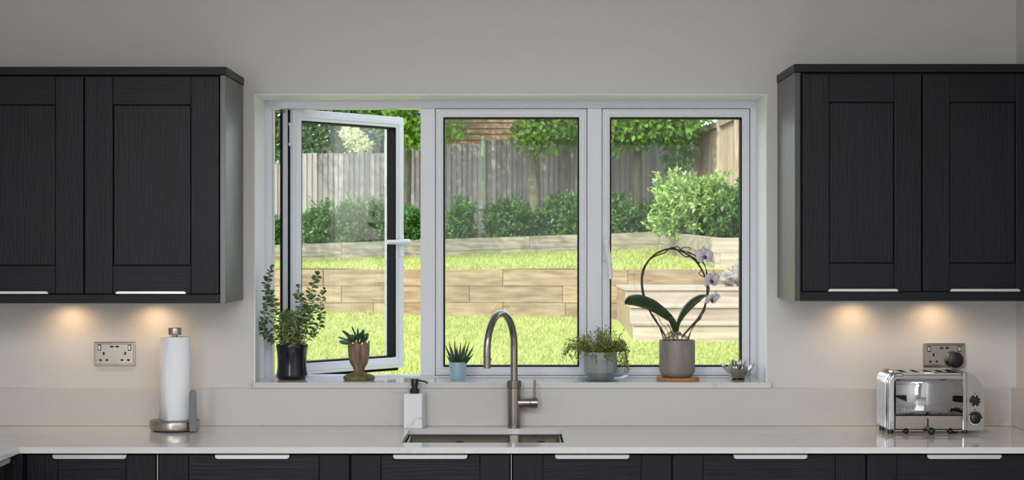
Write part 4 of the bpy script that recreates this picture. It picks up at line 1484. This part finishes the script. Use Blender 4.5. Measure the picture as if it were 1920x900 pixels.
def flower(px, py, size_px, face, dy=-.015):
    c = OP(px, py, dy)
    S = size_px * (CAM_D + oy) / FPX
    f_ = Vector(face).normalized()
    R_ = f_.to_track_quat('Z', 'Y').to_matrix().to_4x4()
    fl = group_part('flower', t)
    shapes = [(90, .52, .34), (210, .50, .32), (330, .50, .32), (160, .55, .62), (20, .55, .62)]
    for a, L, W in shapes:
        q = new_bm()
        a = math.radians(a)
        d_ = Vector((math.cos(a), math.sin(a), 0)); s_ = Vector((-math.sin(a), math.cos(a), 0))
        rows = []
        for k in range(6):
            u = k / 5
            w_ = W * S * math.sin(PI * min(1, (u * .86 + .1))) * .5
            zc_ = 0.12 * S * math.sin(u * PI * .8)
            rows.append([q.verts.new(c + (R_ @ (d_ * L * S * u + s_ * w_ * v + Vector((0, 0, zc_ - abs(v) * .05 * S))))) for v in (-1, -.5, 0, .5, 1)])
        for A, C in zip(rows, rows[1:]):
            for k in range(4):
                q.faces.new((A[k], A[k + 1], C[k + 1], C[k]))
        obj('petal', q, 'petal', fl, smooth=True, solid=0.0006)
    q = new_bm()
    sphere(q, c + (R_ @ Vector((0, -.06 * S, .1 * S))), .085 * S, 12, 8, (1, 1, 1.2))
    obj('lip', q, 'petal_dark', fl, smooth=True)
    q = new_bm(); tube(q, spline([c, c + Vector((-.006, .004, .004)), OP(px - 8, py - 2, 0)], 5), .0013, 6)
    obj('flower_stalk', q, 'orchid_stem', fl)


flower(1320, 481, 37, (0.35, -0.8, 0.15))
flower(1333, 525, 38, (0.6, -0.75, -0.3))
flower(1334, 560, 35, (0.5, -0.6, -0.6))

# 6 -- silver lotus bowl
ly = 0.085
lc = Vector((X_at(1383.5, ly), ly, SILL_Z))
t = thing('lotus_bowl', 'small silver lotus-shaped bowl at the right end of the sill', 'bowl', lc)
q = new_bm(); lathe(q, [(0, 0), (0.026, 0), (0.028, 0.002), (0.020, 0.004), (0, 0.004)], 24, lc)
obj('base', q, 'silver', t, smooth=True)


def lotus_petal(a, r0, r1, h, w, tilt=0.0, tipup=.004):
    q = new_bm()
    d_ = Vector((math.cos(a), math.sin(a), 0)); s_ = Vector((-math.sin(a), math.cos(a), 0))
    rows = []
    for k in range(7):
        u = k / 6
        rr_ = r0 + (r1 - r0) * (u ** 1.15)
        ww = w * (0.55 + 0.75 * u - 1.15 * max(0, u - .55) ** 1.25 * 2.0)
        ww = max(ww, 0.001)
        rows.append([q.verts.new(lc + d_ * (rr_ + abs(v) ** 2 * -.004 * (1 - u)) + s_ * ww * v * .5 + Vector((0, 0, .002 + h * u + (tipup if u > .95 else 0) + abs(v) * .003))) for v in (-1, -.5, 0, .5, 1)])
    for A, C in zip(rows, rows[1:]):
        for k in range(4):
            q.faces.new((A[k], A[k + 1], C[k + 1], C[k]))
    obj('petal', q, 'silver', t, smooth=True, solid=0.0014)


for k in range(8):
    a = -PI / 2 + PI / 8 + k * PI / 4
    lotus_petal(a, 0.022, 0.060 if abs(math.cos(a)) > .7 else .050, 0.048 if abs(math.cos(a)) > .5 else .044, 0.040)
for k in range(7):
    a = .3 + k * 2 * PI / 7
    lotus_petal(a, 0.010, 0.030, 0.062, 0.024)
for k in range(4):
    lotus_petal(.8 + k * PI / 2, 0.003, 0.012, 0.060, 0.018)

# ================================================================== THE GARDEN
def lawn_z(x, y):
    d = y + CAM_D
    return 0.664 - 0.023 * x + 0.04 * (d - 20.5)


def upper_z(x, y):
    d = y + CAM_D
    f_ = (d - 20.6) / 5.9
    return 1.262 * (1 - f_) + (1.425 + 0.0345 * x) * f_


def grid_obj(name, x0, x1, y0, y1, nx, ny, fz_, material):
    xs = np.linspace(x0, x1, nx); ys = np.linspace(y0, y1, ny)
    XX, YY = np.meshgrid(xs, ys)
    ZZ = np.vectorize(fz_)(XX, YY) + 0.012 * np.sin(XX * 2.1 + YY * 1.3)
    V = np.stack([XX, YY, ZZ], -1).reshape(-1, 3)
    i = (np.arange(ny - 1)[:, None] * nx + np.arange(nx - 1)[None, :]).reshape(-1, 1)
    F = i + np.array([[0, 1, nx + 1, nx]])
    return np_mesh_obj(name, V, F, material, None, True)


g1 = grid_obj('lawn', -9, 9, WT + 0.0, 14.82, 40, 40, lawn_z, 'ground')
tag(g1, 'sunny lower lawn between the house and the sleeper wall', 'lawn', kind='structure')
g2 = grid_obj('lawn', -9, 4.2, 14.9, 20.9, 30, 20, upper_z, 'ground')
tag(g2, 'narrow upper lawn strip between the two sleeper walls', 'lawn', kind='structure')


def grass(name, label, x0, x1, y0, y1, n, fz_, hmin, hmax, w, ok=None):
    x = rng.uniform(x0, x1, n); y = rng.uniform(y0, y1, n)
    if ok is not None:
        k_ = ok(x, y); x, y = x[k_], y[k_]; n = len(x)
    z = np.vectorize(fz_)(x, y) + 0.012 * np.sin(x * 2.1 + y * 1.3) - 0.004
    h = rng.uniform(hmin, hmax, n)
    a = rng.uniform(0, 2 * PI, n)
    lean = rng.normal(0, 0.5, (n, 2)) * h[:, None]
    p = np.stack([x, y, z], 1)
    s = np.stack([np.cos(a), np.sin(a), np.zeros(n)], 1) * (w / 2)
    V = np.stack([p - s, p + s, p + np.stack([lean[:, 0], lean[:, 1], h], 1)], 1).reshape(-1, 3)
    F = np.arange(3 * n).reshape(-1, 3)
    o = np_mesh_obj(name, V, F, 'grass')
    tag(o, label, 'grass', kind='stuff')
    return o


# walls of timber sleepers -------------------------------------------------
def sleeper(parent, p0, p1, depth, h, z0a, z0b, material, name='sleeper', gap=0.0022):
    """one timber from p0 to p1 (x,y at the front face, bottom heights z0a/z0b), depth behind"""
    a = Vector((p0[0], p0[1], 0)); b = Vector((p1[0], p1[1], 0))
    d = (b - a).normalized(); nrm = Vector((-d.y, d.x, 0))
    jit = random.uniform(-0.008, 0.008)
    a = a + d * gap + nrm * jit; b = b - d * gap + nrm * jit
    q = new_bm()
    vs_ = []
    for dz in (gap * .7, h - gap * .7):
        vs_ += [q.verts.new(v) for v in ((a.x, a.y, z0a + dz), (b.x, b.y, z0b + dz), (b.x + nrm.x * depth, b.y + nrm.y * depth, z0b + dz), (a.x + nrm.x * depth, a.y + nrm.y * depth, z0a + dz))]
    for f in ((0, 3, 2, 1), (4, 5, 6, 7), (0, 1, 5, 4), (1, 2, 6, 5), (2, 3, 7, 6), (3, 0, 4, 7)):
        q.faces.new([vs_[i] for i in f])
    c = (a + b) / 2
    return obj(name, q, material, parent, bevel=0.003, seg=1, origin=(c.x, c.y, (z0a + z0b) / 2))


LY = 14.8
lw = thing('retaining_wall', 'lower retaining wall of tan timber sleepers across the lawn', 'wall', (0, LY, 0.6))
lxp = lambda px: X_at(px, LY)
zc_ = [Z_at(598.5, LY) - 0.215, Z_at(598.5, LY), Z_at(568, LY), Z_at(536, LY), Z_at(505, LY)]
joints = [[-200, 340, 760, 1180, 1700], [60, 420, 700, 943, 1060, 1400, 1760], [-100, 300, 640, 880, 1055, 1380, 1760], [100, 300, 606, 943, 1177, 1492, 1760]]
for c in range(4):
    for a, b in zip(joints[c], joints[c][1:]):
        sleeper(lw, (lxp(a), LY), (lxp(b), LY), 0.12, zc_[c + 1] - zc_[c], zc_[c], zc_[c], 'sleeper')

obj('soil_fill', B(lxp(-200), lxp(1760), LY + 0.125, LY + 0.3, 0.3, 1.2), 'soil_bed', lw)

UY = 20.8
uxp = lambda px: X_at(px, UY)
uw = thing('retaining_wall', 'upper retaining wall of greyed sleepers below the back fence, stepping forward on the right', 'wall', (0, UY, 1.4))
utop = lambda x: 1.716 + 0.0345 * x
for c, jl in enumerate(([-100, 380, 640, 993, 1237], [60, 500, 820, 1130, 1237], [-100, 380, 700, 993, 1237])):
    for a, b in zip(jl, jl[1:]):
        xa, xb = uxp(a), uxp(b)
        sleeper(uw, (xa, UY), (xb, UY), 0.12, 0.2, utop(xa) - 0.2 * (c + 1), utop(xb) - 0.2 * (c + 1), 'sleeper_old')
ca = (uxp(1237), UY); cb = (X_at(1335, 15.25), 15.25)
za, zb_ = utop(ca[0]), Z_at(445.7, 15.25)
for c in range(4):
    pr_ = [0, .42, 1] if c % 2 == 0 else [0, .6, 1]
    for f0, f1 in zip(pr_, pr_[1:]):
        l_ = lambda f: (ca[0] + (cb[0] - ca[0]) * f, ca[1] + (cb[1] - ca[1]) * f)
        sleeper(uw, l_(f0), l_(f1), 0.12, 0.2, za + (zb_ - za) * f0 - .2 * (c + 1), za + (zb_ - za) * f1 - .2 * (c + 1), 'sleeper_old')
for c, jl in enumerate(([1335, 1600], [1335.5, 1351, 1600])):
    for a, b in zip(jl, jl[1:]):
        sleeper(uw, (X_at(a, 15.25), 15.25), (X_at(b, 15.25), 15.25), 0.12, 0.2, zb_ - .2 * (c + 1), zb_ - .2 * (c + 1), 'step_wood')

obj('soil_fill', B(uxp(-100), uxp(1225), UY + 0.125, UY + 0.3, 1.0, 1.42), 'soil_bed', uw)
# planting beds behind the upper wall (soil)
def bed_z(x, y):
    return 1.62 + 0.0345 * x + 0.01 * (y - UY)


g3 = grid_obj('planting_bed', -9, 2.55, 20.93, 26.5, 24, 10, bed_z, 'soil_bed')
tag(g3, 'bare soil planting bed between upper wall and back fence', 'soil', kind='structure')
g4 = grid_obj('planting_bed', 2.72, 9, 15.4, 26.5, 16, 16, lambda x, y: min(1.60 + 0.004 * (y - 15.4), 1.72), 'soil_bed')
tag(g4, 'raised soil bed under the laurel bush on the right', 'soil', kind='structure')

# steps
stp = thing('garden_steps', 'pale timber garden steps built against the lower sleeper wall', 'steps', (2.0, 12.6, 0.5))
sx0, sx1 = 1.325, 3.55
tiers = [(13.2, LY - 0.01, 1.07), (12.45, 13.2, 0.896), (12.0, 12.45, 0.72)]
for k, (y0, y1, zt) in enumerate(tiers):
    zb0 = 0.35
    nxt = tiers[k + 1][2] if k < 2 else zb0
    # riser board and tread boards
    x_ = sx0 - 0.0 * k
    q = B(x_, sx1, y0, y0 + 0.1, nxt - 0.02 if k < 2 else zb0, zt - 0.035)
    obj('riser', q, 'step_wood', stp, bevel=0.006, seg=1, origin=((x_ + sx1) / 2, y0, zt - .1))
    nt_ = max(1, round((y1 - y0) / 0.4))
    for u in range(nt_):
        a = y0 - (0.02 if u == 0 else 0) + (y1 - y0) * u / nt_
        b = y0 + (y1 - y0) * (u + 1) / nt_ - 0.005
        obj('tread', B(x_ - 0.01, sx1, a, b, zt - 0.035, zt), 'step_wood', stp, bevel=0.005, seg=1, origin=((x_ + sx1) / 2, a, zt))
    obj('side_board', B(x_, x_ + 0.06, y0 + 0.1, LY - 0.012 if k == 0 else y1, zb0, zt - 0.035), 'sleeper', stp, bevel=0.004, seg=1, origin=(x_, y0 + .2, zt - .2))

# white stones resting on the landing
def rock(label, c, r, sc):
    q = new_bm()
    bmesh.ops.create_icosphere(q, subdivisions=3, radius=1)
    for v in q.verts:
        n_ = v.co.normalized()
        k_ = 1 + .14 * math.sin(5 * n_.x + 3 * c[0]) * math.sin(4 * n_.y + 7 * r) + .12 * math.sin(9 * n_.z + 5 * n_.x + c[2]) + .06 * math.sin(17 * n_.y + 11 * n_.z)
        v.co = Vector((n_.x * r * sc[0] * k_, n_.y * r * sc[1] * k_, n_.z * r * sc[2] * k_))
    zmin = min(v.co.z for v in q.verts)
    bmesh.ops.translate(q, verts=q.verts, vec=(c[0], c[1], c[2] - zmin - 0.004))
    tag(obj('garden_rock', q, 'stone', smooth=True, origin=c), label, 'rock', 'white rocks on the garden steps')


rock('rounded white rock on the step landing, left one of the pile', (X_at(1366, 13.9), 13.9, 1.07), 0.11, (1.0, .9, .95))
rock('larger white rock on the step landing, right one of the pile', (X_at(1387, 13.9), 13.9, 1.07), 0.13, (.8, .9, 1.2))

grass('lower_grass', 'short sunlit grass blades of the lower lawn', -4.2, 4.2, 5.2, 14.7, 75000, lawn_z, 0.025, 0.06, 0.012,
      lambda x, y: ~((x > 1.2) & (y > 11.85)))
grass('upper_grass', 'short grass blades of the upper lawn strip', -5.2, 3.0, 14.95, 20.75, 45000, upper_z, 0.03, 0.07, 0.014,
      lambda x, y: ~((x > 2.35)))

# fences ---------------------------------------------------------------------
BYF = 24.5
bxp = lambda px: X_at(px, BYF)
fn = thing('garden_fence', 'long weathered feather-edge fence across the back of the garden', 'fence', (0, BYF, 1.5))
panels = [(178, 361, 318), (361, 543, 307), (543, 725, 287), (725, 907, 269), (907, 1089, 262), (1089, 1271, 262), (1271, 1320, 260)]
board_me = bpy.data.meshes.new('fence_board')
q = new_bm()
vs_ = [q.verts.new(v) for v in ((-.5, -.002, 0), (.5, -.022, 0), (.5, .008, 0), (-.5, .008, 0), (-.5, -.002, 1), (.5, -.022, 1), (.5, .008, 1), (-.5, .008, 1))]
for f in ((0, 3, 2, 1), (4, 5, 6, 7), (0, 1, 5, 4), (1, 2, 6, 5), (2, 3, 7, 6), (3, 0, 4, 7)):
    q.faces.new([vs_[i] for i in f])
q.to_mesh(board_me); q.free()
board_me.materials.append(MT['fence'])
board_new = board_me.copy(); board_new.materials.clear(); board_new.materials.append(MT['fence_new'])


def board(parent, me, x, y, z0, h, w, rot=0.0):
    o = bpy.data.objects.new('fence_board', me)
    COL.objects.link(o)
    o.parent = parent
    o.location = Vector((x, y, z0)) - world_off(parent)
    o.scale = (w, 1.0, h)
    o.rotation_euler = (0, 0, rot)
    return o


for k, (a, b, ty) in enumerate(panels):
    xa, xb = bxp(a), bxp(b)
    zt = Z_at(ty, BYF)
    n = max(2, round((xb - xa - 0.06) / 0.098))
    for u in range(n):
        w = (xb - xa - 0.06) / n
        board(fn, board_me, xa + 0.03 + w * (u + .5), BYF + random.uniform(-.004, .004), zt - 1.75, 1.75 + random.uniform(-.012, .004), w * .99)
    obj('post', B(xa - 0.045, xa + 0.045, BYF - 0.045, BYF + 0.05, zt - 1.9, zt + (0.06 if k else .04)), 'post', fn, bevel=0.02, seg=2, origin=(xa, BYF, zt - 1))
    for zz_ in (zt - 1.5, zt - .9, zt - .3):
        obj('fence_rail', B(xa, xb, BYF + 0.01, BYF + 0.05, zz_, zz_ + .07), 'fence', fn, origin=((xa + xb) / 2, BYF, zz_))

sf = thing('garden_fence', 'pale side fence with heavy posts running forward on the right', 'fence', (3.5, 22, 1.6))
sp_ = [(X_at(1307, 23.8), 23.8), (X_at(1350.5, 21.98), 21.98), (X_at(1384, 20.16), 20.16), (X_at(1430, 18.34), 18.34), (X_at(1490, 16.5), 16.5)]
SFT = 3.72
for k, (x, y) in enumerate(sp_):
    obj('post', B(x - 0.06, x + 0.06, y - 0.06, y + 0.06, 1.5, SFT + 0.09), 'fence_new', sf, bevel=0.008, seg=1, origin=(x, y, 2))
    if k + 1 < len(sp_):
        x2, y2 = sp_[k + 1]
        L_ = math.hypot(x2 - x, y2 - y)
        ang = math.atan2(y2 - y, x2 - x)
        n = 18
        for u in range(n):
            f_ = (u + .5) / n
            bx_, by_ = x + (x2 - x) * f_ + 0.03, y + (y2 - y) * f_
            board(sf, board_new, bx_, by_, 1.68, SFT - 1.68 - 0.12, L_ / n * .99, ang)
        for zz_ in (SFT - 0.12, SFT - 0.62, SFT - 1.5):
            q = new_bm()
            w_ = .1 if zz_ > SFT - .2 else .06
            box(q, 0, L_, -0.03, 0.03, zz_, zz_ + w_)
            bmesh.ops.transform(q, matrix=Matrix.Translation((x + (0 if zz_ > SFT - .2 else .075), y, 0)) @ Matrix.Rotation(ang, 4, 'Z'), verts=q.verts)
            obj('fence_rail', q, 'fence_new', sf, origin=((x + x2) / 2, (y + y2) / 2, zz_))

# shed beyond the fence, clad in weatherboards
shd = thing('garden_shed', 'brown weatherboarded outbuilding rising behind the back fence', 'shed', (-0.4, 29, 1.5))
shx0, shx1, shy = X_at(800, 28), X_at(1075, 28), 28.0
obj('shell', B(shx0 + .02, shx1 - .02, shy + 0.03, shy + 3, 1.4, 5.6), 'shed', shd)
for k in range(34):
    z_ = 1.5 + k * 0.12
    q = new_bm()
    vs_ = [q.verts.new(v) for v in ((shx0, shy - .022, z_), (shx1, shy - .022, z_), (shx1, shy + .02, z_), (shx0, shy + .02, z_), (shx0, shy, z_ + .118), (shx1, shy, z_ + .118), (shx1, shy + .02, z_ + .118), (shx0, shy + .02, z_ + .118))]
    for f in ((0, 3, 2, 1), (4, 5, 6, 7), (0, 1, 5, 4), (1, 2, 6, 5), (2, 3, 7, 6), (3, 0, 4, 7)):
        q.faces.new([vs_[i] for i in f])
    obj('weatherboard', q, 'shed', shd, origin=((shx0 + shx1) / 2, shy, z_))
q = new_bm(); prism_xz(q, [(shx0 - .2, 5.55), (shx1 + .2, 5.55), ((shx0 + shx1) / 2, 6.6)], shy - .2, shy + 3.2)
obj('roof', q, 'shed', shd)

# shrubs ---------------------------------------------------------------------
def shrub(name, label, px0, px1, ytop, ybot, Y, n, L, material, group=None, depth=None, aspect=.45, seed_blobs=7):
    xa, xb = X_at(px0, Y), X_at(px1, Y)
    zt, zb = Z_at(ytop, Y), Z_at(ybot, Y)
    xc, w, h = (xa + xb) / 2, (xb - xa) * .92, (zt - zb) * .84
    dp = depth or w * .45
    t = thing(name, label, 'shrub', (xc, Y, zb), group)
    blobs = [(xc, Y, zb + h * .42, w * .42, dp, h * .45)]
    for u in (-.28, 0, .28):
        blobs.append((xc + u * w, Y, zb + h * .1, w * .26, dp * .8, h * .26))
    for k in range(seed_blobs):
        a = random.uniform(0, 2 * PI)
        hh = random.uniform(.3, .82)
        blobs.append((xc + w * .3 * math.cos(a), Y + dp * .5 * math.sin(a), zb + h * hh, w * random.uniform(.16, .26), dp * .45, h * random.uniform(.14, .2)))
    sprig_foliage('foliage', blobs, n, L, material, t, aspect, spl=.26 * h)
    q = new_bm()
    for k in range(5):
        e_ = Vector((xc + random.uniform(-.3, .3) * w, Y + random.uniform(-.3, .3) * dp, zb + h * random.uniform(.5, .8)))
        tube(q, [(xc + random.uniform(-.05, .05), Y, zb - .15), ((xc + e_.x) / 2, Y, zb + h * .25), e_], [.018, .012, .005], 6)
    obj('stems', q, 'bark', t)
    return t


GS = 'shrubs in front of the back fence'
row = [(492, 532, 402, 'small leafy shrub at the far left of the view, beside the window jamb'),
       (562, 628, 364, 'leafy green shrub seen at the left edge of the open casement glass'),
       (612, 682, 358, 'leafy green shrub in the middle of the open casement glass'),
       (668, 738, 356, 'tallest leafy shrub at the right edge of the open casement glass'),
       (742, 800, 372, 'leafy shrub seen through the gap beside the open casement'),
       (836, 893, 366, 'slim shrub at the left edge of the middle pane'),
       (908, 962, 366, 'low shrub just right of the tall fence post in the middle pane'),
       (950, 1006, 360, 'shrub at the foot of the tree trunk in the middle pane'),
       (1014, 1062, 360, 'shrub right of the thick trunk in the middle pane'),
       (1052, 1104, 350, 'shrub at the right edge of the middle pane'),
       (1136, 1192, 350, 'shaded shrub at the left edge of the right pane'),
       (1182, 1246, 360, 'shaded shrub left of the big laurel')]
for a, b, yt, lb in row:
    shrub('leafy_shrub', lb, a, b, yt, 462, 22.6 + random.uniform(-.3, .3), 6200, 0.064, 'leaf_shrub', GS)
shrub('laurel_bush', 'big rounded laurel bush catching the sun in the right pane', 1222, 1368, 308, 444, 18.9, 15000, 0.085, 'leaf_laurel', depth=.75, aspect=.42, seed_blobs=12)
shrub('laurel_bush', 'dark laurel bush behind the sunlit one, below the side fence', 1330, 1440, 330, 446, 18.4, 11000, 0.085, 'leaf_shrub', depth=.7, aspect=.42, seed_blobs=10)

# trees ----------------------------------------------------------------------
def tree(name, label, base_, trunk_r, trunk_h, lean, blobs, n, L, material, group='trees round the garden', aspect=.6, branches=6):
    t = thing(name, label, 'tree', base_, group)
    b = Vector(base_)
    top = b + Vector((lean[0], lean[1], trunk_h))
    q = new_bm()
    tube(q, spline([b - Vector((0, 0, .2)), b + Vector((lean[0] * .2, lean[1] * .3, trunk_h * .35)), b + Vector((lean[0] * .55, lean[1] * .6, trunk_h * .7)), top], 6), [trunk_r * (1 - .45 * k / 18) for k in range(19)], 12)
    obj('trunk', q, 'bark', t, smooth=True)
    q = new_bm()
    for k in range(min(branches, len(blobs))):
        e_ = Vector(blobs[k][:3])
        s_ = b + (top - b) * random.uniform(.7, .98)
        tube(q, spline([s_, (s_ + e_) / 2 + Vector((0, 0, .25)), e_], 5), [trunk_r * .4 * (1 - .07 * m) for m in range(11)], 7)
    obj('branches', q, 'bark', t, smooth=True)
    foliage('crown', blobs, n, L, material, t, aspect, shell=.25, out=.35, up=-.15)
    return t


def px_blob(px, py, Y, rx, ry, rz):
    p_ = P(px, py, Y)
    return (p_.x, p_.y, p_.z, rx, ry, rz)


YT = 22.9
tb1 = P(1001, 450, YT)
tree('garden_tree', 'tree with a thick trunk in front of the fence in the middle pane', (tb1.x, YT, 1.62), .14, 2.6, (-.02, 0), [
    px_blob(1030, 236, 22.4, .55, .6, .38), px_blob(992, 246, 22.2, .34, .5, .32), px_blob(1012, 262, 22.1, .3, .4, .30), px_blob(1070, 228, 22.3, .5, .6, .36),
    (0.0, 22.4, 5.0, 1.3, 1.6, .9), (1.2, 22.2, 5.4, 1.2, 1.5, .9), (.5, 22.6, 6.3, 1.5, 1.6, .9)], 9000, .11, 'leaf_tree')
tb2 = P(1054, 450, YT + .3)
tree('garden_tree', 'slender leaning tree near the right edge of the middle pane', (tb2.x, YT + .3, 1.64), .085, 2.9, (.12, 0), [
    (1.3, 23.0, 4.9, 1.1, 1.2, .7), (1.0, 23.2, 5.8, 1.0, 1.0, .8), px_blob(1084, 238, 22.8, .4, .5, .4)], 3500, .11, 'leaf_tree')
tb3 = P(1195, 450, YT)
tree('garden_tree', 'shaded tree with low hanging leaves in the right pane', (tb3.x, YT, 1.68), .10, 2.7, (.02, 0), [
    px_blob(1165, 236, 22.4, .6, .6, .34), px_blob(1215, 236, 22.3, .5, .6, .36), px_blob(1258, 234, 22.3, .5, .6, .34), px_blob(1190, 244, 22.2, .35, .5, .34), px_blob(1285, 228, 22.5, .35, .5, .30),
    px_blob(1270, 280, 23.2, .35, .4, .4), px_blob(1150, 262, 22.4, .22, .3, .26),
    (2.3, 22.4, 4.9, 1.3, 1.5, .8), (2.7, 22.6, 5.8, 1.3, 1.5, .9)], 9500, .11, 'leaf_tree')
tb4 = P(770, 450, YT)
tree('garden_tree', 'tree whose bright leaves hang into the gap beside the open casement', (-1.9, 23.3, 1.6), .10, 2.8, (.1, -.3), [
    px_blob(770, 226, 22.0, .42, .5, .44), px_blob(752, 240, 22.2, .35, .5, .36), px_blob(785, 250, 22.0, .28, .4, .26), px_blob(846, 232, 22.0, .3, .4, .3),
    px_blob(720, 216, 22.3, .35, .5, .25), (-2.1, 22.2, 4.9, 1.5, 1.5, .85), (-1.0, 22.2, 5.2, 1.2, 1.4, .8), (-3.6, 22.4, 5.6, 1.4, 1.5, .9)], 9500, .11, 'leaf_tree')
tree('garden_tree', 'unseen spreading tree added at the left garden edge to shade the upper lawn', (-5.6, 16.6, 1.25), .16, 2.9, (.5, 0), [  # out-of-view tree, added for its dappled shade on lawn and wall
    (-5.2, 16.4, 5.4, 1.5, 1.4, 1.0), (-3.6, 16.9, 5.3, 1.3, 1.2, .8), (-2.3, 17.1, 5.5, 1.1, 1.0, .7), (-4.4, 17.3, 6.3, 1.5, 1.2, .8), (-6.8, 16.8, 5.6, 1.3, 1.3, 1.0)], 7500, .11, 'leaf_tree')
# beyond the fence
GB = 'trees beyond the back fence'
tree('background_tree', 'dark evergreen mass behind the fence at the left of the window', (-4.6, 27.0, 1.4), .16, 2.6, (0, 0), [
    px_blob(520, 262, 26.2, .7, .7, .8), px_blob(590, 268, 26.2, .8, .8, .8), px_blob(640, 238, 26.6, .9, .9, .9), (-4.6, 27, 4.9, 1.6, 1.2, 1.0), (-3.6, 27, 5.3, 1.4, 1.2, 1.0), (-5.8, 27, 5.2, 1.4, 1.2, 1.1)], 9000, .12, 'leaf_dark', GB)
tree('background_tree', 'pale blossoming bush above the fence inside the open casement glass', (X_at(668, 25.9), 25.9, 1.5), .08, 1.8, (0, 0), [
    px_blob(666, 262, 25.7, .2, .3, .2), px_blob(652, 248, 25.8, .14, .3, .12), px_blob(682, 275, 25.6, .16, .3, .12)], 750, .085, 'leaf_white', GB)
tree('background_tree', 'green tree behind the fence between the casement and the shed', (X_at(725, 27), 27, 1.4), .12, 2.4, (0, 0), [
    px_blob(722, 250, 26.6, .7, .8, .55), px_blob(700, 226, 26.8, .8, .8, .6), px_blob(760, 232, 26.9, .8, .8, .7), (-2.4, 27.2, 5.4, 1.6, 1.2, 1.1)], 6000, .12, 'leaf_dark', GB)
tree('background_tree', 'leafy tree behind the fence at the right pane', (X_at(1200, 28), 28, 1.5), .15, 3, (0, 0), [
    px_blob(1140, 232, 27.6, .9, .9, .9), px_blob(1210, 240, 27.6, .9, .9, .8), px_blob(1275, 236, 27.8, .8, .9, .8), (2.6, 28, 5.6, 1.8, 1.3, 1.2)], 7000, .12, 'leaf_tree', GB)
for k, (x, lb) in enumerate(((-9.0, 'tall far tree beyond the left end of the fence'), (-5.0, 'tall far tree behind the dark evergreen'), (-1.2, 'tall far tree behind the shed roof'), (2.6, 'tall far tree behind the right pane foliage'), (6.4, 'tall far tree beyond the side fence on the right'))):
    bl_ = [(x + random.uniform(-1.6, 1.6), 33.5 + random.uniform(-.8, .8), random.uniform(2.6, 8.5), 1.7, 1.3, 1.4) for _ in range(9)]
    tree('background_tree', lb, (x, 33.6, 1.2), .2, 4.0, (0, 0), bl_, 6500, .2, 'leaf_dark', GB)
hd = thing('added_hedge', 'unseen long hedge added along the right-hand garden boundary for the casement glass to reflect', 'hedge', (5.9, 7.5, 0.3))  # unseen hedge, added so the open casement reflects leaves instead of sky
obj('hedge_core', B(5.5, 6.2, 0.8, 15.0, 0.1, 2.3), 'soil_bed', hd)
foliage('foliage', [(5.85, 1.2 + k * 1.05, 1.4, .55, .7, 1.25) for k in range(14)], 9000, .11, 'leaf_dark', hd)
g5 = grid_obj('field', -20, 20, 26.5, 45, 6, 6, lambda x, y: 1.4, 'ground')
tag(g5, 'neighbouring ground beyond the back fence', 'ground', kind='structure')
